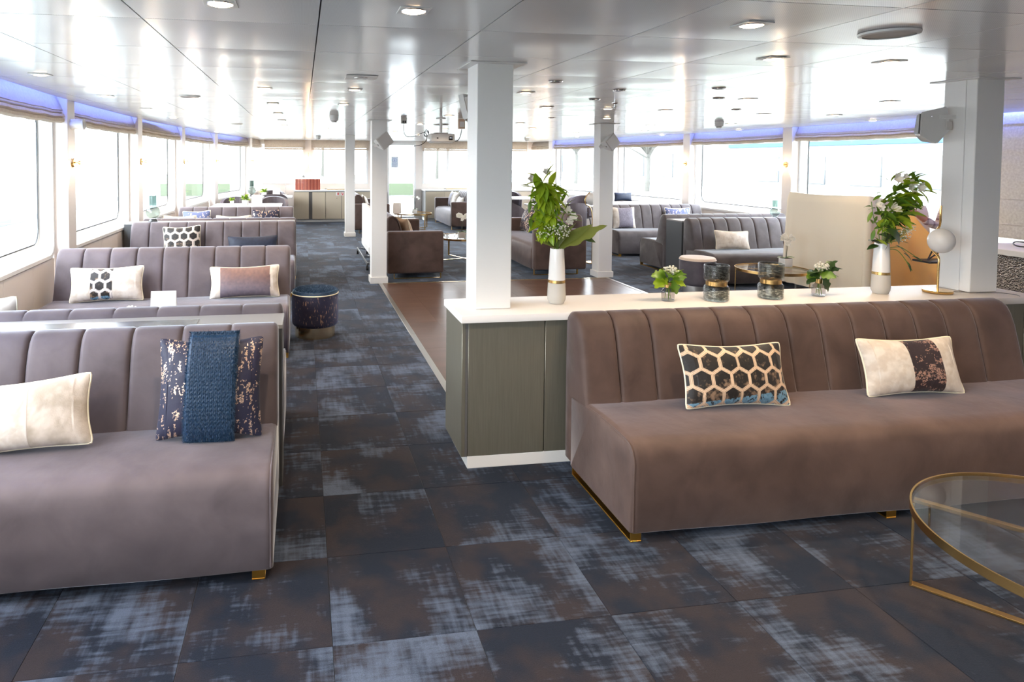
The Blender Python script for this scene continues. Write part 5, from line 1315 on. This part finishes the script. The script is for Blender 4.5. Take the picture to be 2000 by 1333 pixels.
tag(tube('lamp_cable', catmull([(4.03, 3.5, .833), (4.14, 3.44, .833), (4.28, 3.42, .833), (4.32, 3.36, .833), (4.3, 3.315, .833)], 6), .0022, M['cable']), 'thin grey cable running from the brass lamp along the worktop', 'cable')

# ================================================================== FAR CABINETS, BOOKS, SIGNS
r = empty('sideboard', 'beige bronze sideboard with white top under the left forward windows', 'cabinet', (-.2, 17.35, 0))
mb = pm('beige_bronze', (.58, .50, .38), .4, .1)
box('plinth', 0, 2.1, .05, .55, 0, .07, M['white'], r); box('carcass', 0, 2.1, .03, .58, .072, .80, M['cabinet_edge'], r)
for a, b_ in ((-.02, .37), (.46, .80), (.81, 1.215), (1.225, 1.62), (1.63, 2.09)): box('door', a, b_, 0, .02, .075, .79, mb, r, .002, 1)
lathe('lock', [(0, 0), (.01, 0), (.01, .01)], M['chrome'], r, 10, c=(1.1, -.004, .62)); box('top', -.03, 2.12, -.02, .59, .802, .84, M['white_gloss'], r, .003, 1)
r = empty('sideboard', 'beige bronze sideboard with white top right of the glazed door', 'cabinet', (3.28, 17.35, 0))
box('plinth', 0, 3.1, .05, .55, 0, .07, M['white'], r); box('carcass', 0, 3.1, .03, .58, .072, .80, M['cabinet_edge'], r)
for k in range(6): box('door', .01+.515*k, .52+.515*k, 0, .02, .075, .79, mb, r, .002, 1)
box('top', -.02, 3.12, -.02, .59, .802, .84, M['white_gloss'], r, .003, 1)
mr = [pm('brick_red_cover', (.42, .085, .05), .5), pm('dark_red_cover', (.30, .055, .035), .5), pm('salmon_cover', (.52, .16, .10), .5)]
for k in range(22):
    t = k/21; x_ = -.165+.62*t; y_ = 17.62-.10*(1-abs(2*t-1)*1.0)
    b_ = tag(empty('menu_book', 'thin red book in the row standing on the left sideboard', 'book', (x_, y_, .841), 0, 'red books on the sideboard'), None)
    box('cover', -.0135, .0135, -.11, .11, 0, .285, mr[k % 3], b_, .002, 1); box('pages', -.010, .010, .106, .112, .004, .281, M['paper'], b_)
def plate(label, x, z, kind):
    r = empty('safety_sign', label, 'sign', (x, 17.343, z)); box('plate', -.045, .045, -.002, .003, -.045, .045, M['paper'], r)
    bm = bmesh.new()
    if kind == 0: abox(bm, -.005, .03, -.005, -.002, -.035, .035, .004, 1)
    else: abox(bm, -.015, .03, -.005, -.002, -.035, -.012); abox(bm, .012, .03, -.005, -.002, -.012, .03); abox(bm, -.03, .0, -.005, -.002, .008, .03)
    link('red_symbol', from_bm(bm), M['red'], r, 0)
plate('white sign with a red extinguisher symbol on the sideboard, left of two', .92, .74, 0); plate('white sign with a red symbol on the sideboard, right of two', 1.04, .74, 1)
r = empty('door_notice', 'pale blue notice with a round hand symbol on the door glass', 'sign', (2.52, FY+.02, 1.58)); mbl = pm('notice_blue', (.35, .42, .62), .6)
box('sheet', -.10, .10, -.003, 0, -.15, .15, pm('notice_sheet', (.62, .68, .78), .6), r)
me = lathe_me([(.050, -.001), (.062, -.001), (.062, .001), (.050, .001)], 32, closed=True); me.transform(Matrix.Rotation(PI/2, 4, 'X')); me.transform(Matrix.Translation((0, -.005, .05))); link('ring_symbol', me, mbl, r)
bm = bmesh.new()
abox(bm, -.018, .018, -.006, -.003, .015, .05)
for q in range(4): abox(bm, -.018+.0095*q, -.011+.0095*q, -.006, -.003, .05, .085-.004*abs(q-1.5))
link('hand_symbol', from_bm(bm), mbl, r, 0)
for q in range(3): box('text_line', -.07, .07-.02*q, -.005, -.003, -.05-.03*q, -.04-.03*q, mbl, r)
mw_ = pm('light_wood', (.62, .46, .28), .5)
for x_, lb in ((.95, 'long light wood board lying on the left sideboard'), (4.2, 'long light wood board lying on the right sideboard')):
    r = empty('serving_board', lb, 'board', (x_, 17.6, .841)); box('board', -.3, .3, -.07, .07, 0, .035, mw_, r, .008, 2); box('handle_end', .3, .36, -.02, .02, .01, .025, M['black'], r, .004, 1); box('handle_end', -.36, -.3, -.02, .02, .01, .025, M['black'], r, .004, 1)
# trolley with white panel
r = empty('display_trolley', 'white display panel on a dark wheeled trolley beside the column', 'trolley', (1.03, 10.45, 0))
box('panel', -.02, .05, -.55, .75, .19, .90, M['white'], r, .01, 2); box('panel_edge', -.03, -.02, -.5, .7, .22, .30, M['plastic'], r)
for x_ in (-.09, .075): box('rail', x_, x_+.02, -.85, .95, .075, .115, M['dark_panel'], r, .004, 1)
for y_ in (-.8, -.1, .85): box('cross_bar', -.07, .075, y_, y_+.04, .08, .11, M['chrome'], r)
for x_ in (-.08, .085):
    for y_ in (-.8, .9):
        me = lathe_me([(0, -.015), (.035, -.015), (.035, .015), (0, .015)], 20); me.transform(Matrix.Rotation(PI/2, 4, 'Y')); me.transform(Matrix.Translation((x_, y_, .036))); link('wheel', me, M['black'], r)

# ================================================================== SMALL THINGS
def tent_card(label, x, y, z, w_, h_, mat='paper', rz=0):
    r = empty('tent_card', label, 'card', (x, y, z), rz); t = math.radians(14)
    for s in (-1, 1):
        bm = bmesh.new(); abox(bm, -w_/2, w_/2, -.0006, .0006, 0, h_, 0, 1, Matrix.Translation((0, s*h_*math.sin(t), 0)) @ Matrix.Rotation(s*t, 4, 'X')); link('card_face', from_bm(bm), M[mat], r, 0)
tent_card('folded white card on the booth table behind the second left sofa', -.965, 4.8, .471, .17, .245)
tent_card('white card beside the green plant on the far left table', -.875, 13.1, .741, .20, .21)
tent_card('white card on the corner table near the red books', -.62, 16.2, .741, .17, .20)
tent_card('cream card on the far coffee table', 2.21, 15.3, .376, .19, .26, 'paper_pink')
def little_flowers(label, x, y, z, seed, n=9):
    r = empty('flower_bowl', label, 'flowers', (x, y, z)); q = random.Random(seed)
    lathe('bowl', [(0, .001), (.035, .001), (.05, .03), (.052, .06), (.047, .06), (.044, .03), (0, .012)], M['ceramic'], r, 28)
    for k in range(n+6): a = q.uniform(0, 2*PI); ref('leaf', LV['mid_o' if k % 2 else 'mid'], r, mw=mat_to((math.cos(a), math.sin(a), q.uniform(.1, .9)), q.uniform(-.5, .5), (.015*math.cos(a), .015*math.sin(a), .05), .75))
    for k in range(n): a = q.uniform(0, 2*PI); rr = q.uniform(0, .045); ref('flower', FLB, r, mw=mat_to((1, 0, 0), q.uniform(.2, 1.4), (rr*math.cos(a), rr*math.sin(a), .085+q.uniform(0, .03)), .9))
little_flowers('white flowers with green leaves in a bowl beside the folded card', -1.17, 4.78, .471, 1)
def pot_plant(label, x, y, z, seed, s=1):
    r = empty('potted_plant', label, 'plant', (x, y, z)); q = random.Random(seed); r.scale = (s, s, s)
    lathe('pot', [(0, .001), (.055, .001), (.062, .02), (.065, .10), (.058, .10), (.055, .085), (0, .085)], M['ceramic'], r, 28)
    for k in range(46): a = q.uniform(0, 2*PI); e = q.uniform(.1, 1.2); rr = q.uniform(0, .05); ref('leaf', LV['mid_o' if k % 3 else 'lime'], r, mw=mat_to((math.cos(a)*math.cos(e), math.sin(a)*math.cos(e), math.sin(e)), q.uniform(-.6, .6), (rr*math.cos(a), rr*math.sin(a), .09+q.uniform(0, .07)), .95))
pot_plant('bushy green plant in a white pot on the far left table', -1.10, 13.15, .741, 2)
pot_plant('small green plant in a white pot on the corner table', -.92, 16.3, .741, 3, .95)
pot_plant('green plant in a white pot low on the left window sill', -1.40, 13.6, .741, 6, .6)
def orchid(label, x, y, z, seed, flips=1, h=.36, dense=True):
    r = empty('orchid', label, 'plant', (x, y, z)); q = random.Random(seed)
    bm = bmesh.new(); abox(bm, -.055, .055, -.055, .055, 0, .10, .008, 2); link('pot', from_bm(bm), M['ceramic'], r); box('soil', -.048, .048, -.048, .048, .099, .102, M['soil'], r)
    st = catmull([(0, 0, .10), (.005, 0, .22), (0, 0, h-.03), (-.03*flips, 0, h+.03), (-.09*flips, -.01, h+.02)], 6); tube('stem', st, .003, M['twig'], r, 6)
    st2 = catmull([(.01, 0, .10), (.02, 0, .24), (.04, 0, h), (.08*flips, 0, h+.02)], 6); tube('stem', st2, .003, M['twig'], r, 6)
    for a, s in ((.3, 1.0), (2.7, .9), (-1.2, .8), (3.9, .7)): ref('leaf', LV['orchid'], r, mw=mat_to((math.cos(a), math.sin(a)*.5-.2, .35), 0, (0, 0, .10), s))
    for p in (st[-14::2]+st2[-8::2] if dense else st[-6::3]+st2[-4::3]):
        for e in range(2 if dense else 1): ref('flower', ORC, r, mw=mat_to((1, 0, 0), 1.45+q.uniform(-.25, .25), p+Vector((q.uniform(-.02, .02), -.02, q.uniform(-.03, .015))), 1.05))
orchid('white orchid in a small pot on the coffee table between the near lounge sofas', 2.55, 10.33, .376, 1)
orchid('thin orchid in a small pot on the far coffee table', 2.62, 15.25, .376, 5, 1, .36, False)
orchid('white orchid on the side table by the right booth sofa', 5.78, 7.08, .376, 8, 1, .34)
def gourd_vase(label, x, y, z, s=1, mat='green_glass'):
    r = empty('glass_vase', label, 'vase', (x, y, z)); r.scale = (s, s, s)
    lathe('foot', [(0, .001), (.055, .001), (.058, .01), (.050, .03), (.036, .045), (0, .045)], M['ledge_dark'], r, 36)
    P = [(.036, .046)]+[(.088*math.sin(a), .125-.085*math.cos(a)) for a in [.45+2.15*k/14 for k in range(15)]]+[(.044, .20), (.046, .215), (.046, .34), (.043, .34), (.042, .215)]
    lathe('glass_body', P, M[mat], r, 40)
gourd_vase('dark green glass vase with a round belly on the partition by the second left post', -1.885, 8.77, .831)
gourd_vase('pale green glass vase with a round belly in front of the far left window', -1.13, 15.2, .80, 1.05)
gourd_vase('smoked glass vase half hidden behind the draped cloth', 6.92, 8.72, .801, .8)
tag(box('vase_shelf', -1.45, -.85, 15.0, 15.4, .76, .80, M['white'], None, .004, 1), 'short white shelf under the pale green vase by the far left window', 'shelf')
# arched lamp far left, ball lamp right
r = empty('arched_lamp', 'thin chrome arched lamp at the far left window', 'lamp', (-.42, 16.9, .745)); tube('arch', catmull([(0, 0, 0), (.0, 0, .2), (.06, 0, .48), (.22, 0, .62), (.38, 0, .58), (.45, 0, .48)], 8), .006, M['chrome'], r, 8)
lathe('base', [(0, 0), (.09, 0), (.09, .012), (0, .015)], M['chrome'], r, 28); lathe('shade', [(.012, .50), (.05, .46), (.055, .44)], M['chrome'], r, 24, c=(.45, 0, 0))
r = empty('globe_lamp', 'brass lamp with a white globe half hidden by the right column', 'lamp', (4.60, 9.9, .0)); lathe('base', [(0, 0), (.12, 0), (.12, .015), (0, .02)], M['gold'], r, 32)
tube('stem', catmull([(0, 0, .015), (0, 0, .5), (-.02, 0, .85), (-.12, 0, .95), (-.12, 0, 1.06), (-.05, 0, 1.14)], 6), .008, M['gold'], r, 8)
me = lathe_me([(.10*math.sin(a), .10*math.cos(a)) for a in [PI*k/20 for k in range(21)]], 32); me.transform(Matrix.Translation((-.02, 0, 1.03))); link('globe', me, M['opal'], r, 180)
# black angled stand in front of the drape
r = empty('angled_stand', 'black tray stand with crossed angled struts in front of the lifted sheet flap', 'stand', (6.44, 5.80, .615))
box('tray', -.15, .22, -.10, .10, 0, .02, M['black'], r, .004, 1)
for a, b_ in (((-.07, 0, .02), (.03, 0, .20)), ((-.07, 0, .02), (.17, 0, .165)), ((.03, .0, .20), (.06, 0, .22))): tube('strut', [a, b_], .007, M['black'], r, 8)
tube('upright', [(.2, 0, 0), (.2, 0, -.60)], .012, M['black'], r, 10); lathe('foot', [(0, -.614), (.14, -.614), (.14, -.60), (0, -.595)], M['black'], r, 28, c=(.2, 0, 0))

# ---- draped dust sheet over a tall rack
r = empty('draped_rack', 'tall rack hidden under a cream dust sheet by the right windows', 'dust sheet', (6.2, 6.35, 0))
for x_ in (.08, .70):
    for y_ in (.1, 1.15): tube('rack_post', [(x_, y_, 0), (x_, y_, 1.20)], .015, M['steel'], r, 8)
box('rack_shelf', .04, .74, .05, 1.2, 1.18, 1.20, M['steel'], r)
W_, D_, H_ = .80, 1.28, 1.255
def drape():
    V = []; F = []; nz = 34
    per = []; rr = .07; n = 110
    # perimeter, counter clockwise from the far left corner
    P = [];
    for k in range(30): P.append((0, D_-rr-(D_-2*rr)*k/30, (-1, 0)))
    for k in range(8): a = PI+PI/2*k/8; P.append((rr+rr*math.cos(a), rr+rr*math.sin(a), (math.cos(a), math.sin(a))))
    for k in range(22): P.append((rr+(W_-2*rr)*k/22, 0, (0, -1)))
    for k in range(8): a = -PI/2+PI/2*k/8; P.append((W_-rr+rr*math.cos(a), rr+rr*math.sin(a), (math.cos(a), math.sin(a))))
    for k in range(30): P.append((W_, rr+(D_-2*rr)*k/30, (1, 0)))
    for k in range(8): a = PI/2*k/8; P.append((W_-rr+rr*math.cos(a), D_-rr+rr*math.sin(a), (math.cos(a), math.sin(a))))
    for k in range(22): P.append((W_-rr-(W_-2*rr)*k/22, D_, (0, 1)))
    for k in range(8): a = PI/2+PI/2*k/8; P.append((rr+rr*math.cos(a), D_-rr+rr*math.sin(a), (math.cos(a), math.sin(a))))
    m = len(P)
    for j in range(nz+1):
        t = j/nz; z = H_-(H_-.09)*t
        for i, (x, y, nn) in enumerate(P):
            s = i/m*2*PI; corner = (abs(nn[0])*abs(nn[1])*2)
            o = .012*t*math.sin(s*17+1)+.02*t*math.sin(s*7+.5)*(.4+.6*t)+.07*corner*t+.012*math.sin(s*31)*t*t
            top = max(0, 1-t*14); o -= .02*top
            dip = -.012*math.sin(s*3)*max(0, 1-t*3)-(.10*(x/W_) if t < .02 else .10*(x/W_)*(1-t))
            V.append((x+nn[0]*o, y+nn[1]*o, z+dip))
    for j in range(nz):
        for i in range(m): i2 = (i+1) % m; F.append((j*m+i, (j+1)*m+i, (j+1)*m+i2, j*m+i2))
    c = len(V); V.append((W_/2, D_/2, H_-.05))
    ring = []
    for i, (x, y, nn) in enumerate(P): V.append((W_/2+(x-W_/2)*.5, D_/2+(y-D_/2)*.5, H_-.03-.10*(.25+.5*x/W_)))
    for i in range(m): i2 = (i+1) % m; F.append((i, i2, c+1+i2, c+1+i)); F.append((c+1+i, c+1+i2, c))
    return pyd(V, F)
link('sheet', drape(), M['dust_sheet'], r, 60)
# flap of the sheet lifted by the person; light through it painted orange
V = []; F = []; nu, nv = 26, 26
for i in range(nu+1):
    u = i/nu
    for j in range(nv+1):
        v = j/nv
        top = Vector((6.22, 6.17, 1.12))*(1-u)+Vector((6.72, 5.98, .80))*u
        if u < .3: top = Vector((6.24, 6.12, 1.16))*(1-u/.3)+Vector((6.39, 6.06, 1.14))*(u/.3)
        else: top = Vector((6.39, 6.06, 1.14))*(1-(u-.3)/.7)+Vector((6.80, 5.99, .70))*((u-.3)/.7)
        bot = Vector((6.30, 6.12, .12))*(1-u)+Vector((6.86, 5.98, .12))*u
        p = top*(1-v)+bot*v; p.y += .022*math.sin(u*13+v*3)*(.3+v)+.03*math.sin((u-v)*9)*v*(1-v)*2; p.x += -.05*math.sin(PI*v)*(1-u)
        V.append(tuple(p-Vector((6.2, 6.35, 0))))
for i in range(nu):
    for j in range(nv): a = i*(nv+1)+j; F.append((a, a+nv+1, a+nv+2, a+1))
link('lifted_flap', pyd(V, F), cloth_mat('sheet_painted_backlight', (.85, .58, .28), (1.0, .52, .14), .6), r, 60)
# ================================================================== PERSON holding the sheet, mostly behind the right column
def skin_mesh(name, joints, edges, radii, sub=2):
    me = bpy.data.meshes.new(name); me.from_pydata(joints, edges, []); o = bpy.data.objects.new(name, me); COL.objects.link(o)
    o.modifiers.new('skin', 'SKIN'); s = o.modifiers.new('sub', 'SUBSURF'); s.levels = sub; s.render_levels = sub
    for v, rr in zip(me.skin_vertices[0].data, radii): v.radius = rr if hasattr(rr, '__len__') else (rr, rr)
    me.skin_vertices[0].data[0].use_root = True
    dg = bpy.context.evaluated_depsgraph_get(); ev = o.evaluated_get(dg); out = bpy.data.meshes.new_from_object(ev); bpy.data.objects.remove(o); return out
pr = empty('person', 'person in a plaid shirt lifting the cream sheet, mostly hidden by the right column', 'person', (6.98, 5.92, 0))
J = [(0, 0, .95), (0, 0, 1.10), (-.01, -.01, 1.25), (-.02, -.01, 1.40), (-.02, -.02, 1.50), (-.03, -.03, 1.56),
     (-.16, -.01, 1.39), (-.31, .05, .95), (-.48, .09, 1.06), (-.555, .10, 1.125),
     (.14, 0, 1.39), (.20, .02, 1.12), (.14, -.02, .92), (.13, -.03, .86),
     (-.09, 0, .88), (-.10, -.01, .50), (-.10, .02, .10), (-.10, -.10, .04), (.09, 0, .88), (.10, -.01, .50), (.10, .02, .10), (.10, -.10, .04)]
E_ = [(0, 1), (1, 2), (2, 3), (3, 4), (4, 5), (3, 6), (6, 7), (7, 8), (8, 9), (3, 10), (10, 11), (11, 12), (12, 13), (0, 14), (14, 15), (15, 16), (16, 17), (0, 18), (18, 19), (19, 20), (20, 21)]
Rr = [(.15, .10), (.13, .10), (.15, .11), (.13, .09), (.055, .055), (.055, .055), .058, .044, .034, .028, .058, .044, .034, .028, .085, .06, .042, .035, .085, .06, .042, .035]
body = skin_mesh('body', J, E_, Rr); link('body', body, M['skin'], pr, 180)
tor = skin_mesh('shirt', [J[0], J[1], J[2], J[3], (-.02, -.015, 1.47), J[6], J[7], (-.46, .085, 1.045), J[10], J[11], (.145, -.02, .95)], [(0, 1), (1, 2), (2, 3), (3, 4), (3, 5), (5, 6), (6, 7), (3, 8), (8, 9), (9, 10)], [(.165, .115), (.145, .115), (.165, .125), (.145, .105), .065, .068, .056, .045, .068, .056, .045])
link('plaid_shirt', tor, M['plaid'], pr, 180)
tr_ = skin_mesh('trousers', [J[0], J[14], J[15], J[16], J[18], J[19], J[20]], [(0, 1), (1, 2), (2, 3), (0, 4), (4, 5), (5, 6)], [(.168, .118), .098, .075, .062, .098, .075, .062]); link('trousers', tr_, M['trousers'], pr, 180)
for sx in (-.10, .10): box('shoe', sx-.045, sx+.045, -.19, .07, 0, .075, M['black'], pr, .03, 3)
bm = bmesh.new(); bmesh.ops.create_uvsphere(bm, u_segments=32, v_segments=24, radius=1)
for v in bm.verts:
    x, y, z = v.co; jaw = max(0, -z)*.28; v.co = Vector((x*.075*(1-jaw), y*.095-.01*(z < -.3), z*.118))
    if y < -.85 and -.3 < z < .15: v.co.y -= .022*(1-abs(z+.1)/.3)*max(0, 1-abs(x)/.3)
link('head', from_bm(bm), M['skin'], pr, 180).location = (-.035, -.045, 1.645)
hd = Vector((-.035, -.045, 1.645))
bm = bmesh.new(); bmesh.ops.create_uvsphere(bm, u_segments=28, v_segments=20, radius=1)
bmesh.ops.delete(bm, geom=[v for v in bm.verts if v.co.z < -.35 or (v.co.y < -.45 and v.co.z < .45)], context='VERTS')
for v in bm.verts: v.co = Vector((v.co.x*.083, v.co.y*.102, v.co.z*.126))
link('hair', from_bm(bm), M['hair'], pr, 180).location = hd+Vector((0, .004, .004))
for sx in (-1, 1):
    lathe('eye', [(.011*math.sin(a), .011*math.cos(a)) for a in [PI*k/10 for k in range(11)]], M['paper'], pr, 12, c=tuple(hd+Vector((sx*.028, -.080, .008))))
    lathe('ear', [(.022*math.sin(a), .03*math.cos(a)) for a in [PI*k/10 for k in range(11)]], M['skin'], pr, 12, sx=.35, c=tuple(hd+Vector((sx*.075, .005, -.005))))
tube('mouth', [tuple(hd+Vector((-.022, -.078, -.062))), tuple(hd+Vector((0, -.085, -.063))), tuple(hd+Vector((.022, -.078, -.062)))], .004, M['red'], pr, 6)
# hands: palm and five bent fingers
def hand(root, d, side, parent):
    d = Vector(d).normalized(); up = Vector((0, 0, 1)); sd = d.cross(up).normalized()*side; up = sd.cross(d).normalized()*side
    r0 = Vector(root); V = []
    pts = [tuple(r0), tuple(r0+d*.045), tuple(r0+d*.085)]; ed = [(0, 1), (1, 2)]; rad = [(.026, .02), (.038, .017), (.040, .014)]
    for k, (o, l) in enumerate(((-.030, .062), (-.010, .074), (.011, .070), (.030, .055))):
        b = len(pts); base = r0+d*.082+sd*o
        pts += [tuple(base), tuple(base+d*l*.42-up*l*.12), tuple(base+d*l*.62-up*l*.52), tuple(base+d*l*.42-up*l*.88)]; rad += [.0095, .009, .0085, .007]
        ed += [(2, b), (b, b+1), (b+1, b+2), (b+2, b+3)]
    b = len(pts); tb = r0+d*.03-sd*.034
    pts += [tuple(tb), tuple(tb+d*.03-sd*.018-up*.012), tuple(tb+d*.055-sd*.008-up*.03)]; rad += [.013, .011, .009]; ed += [(1, b), (b, b+1), (b+1, b+2)]
    link('hand', skin_mesh('hand', pts, ed, rad, 2), M['skin'], parent, 180)
hand((-.545, .10, 1.12), (-.85, .05, .35), 1, pr); hand((.13, -.03, .875), (0, -.2, -1), -1, pr)
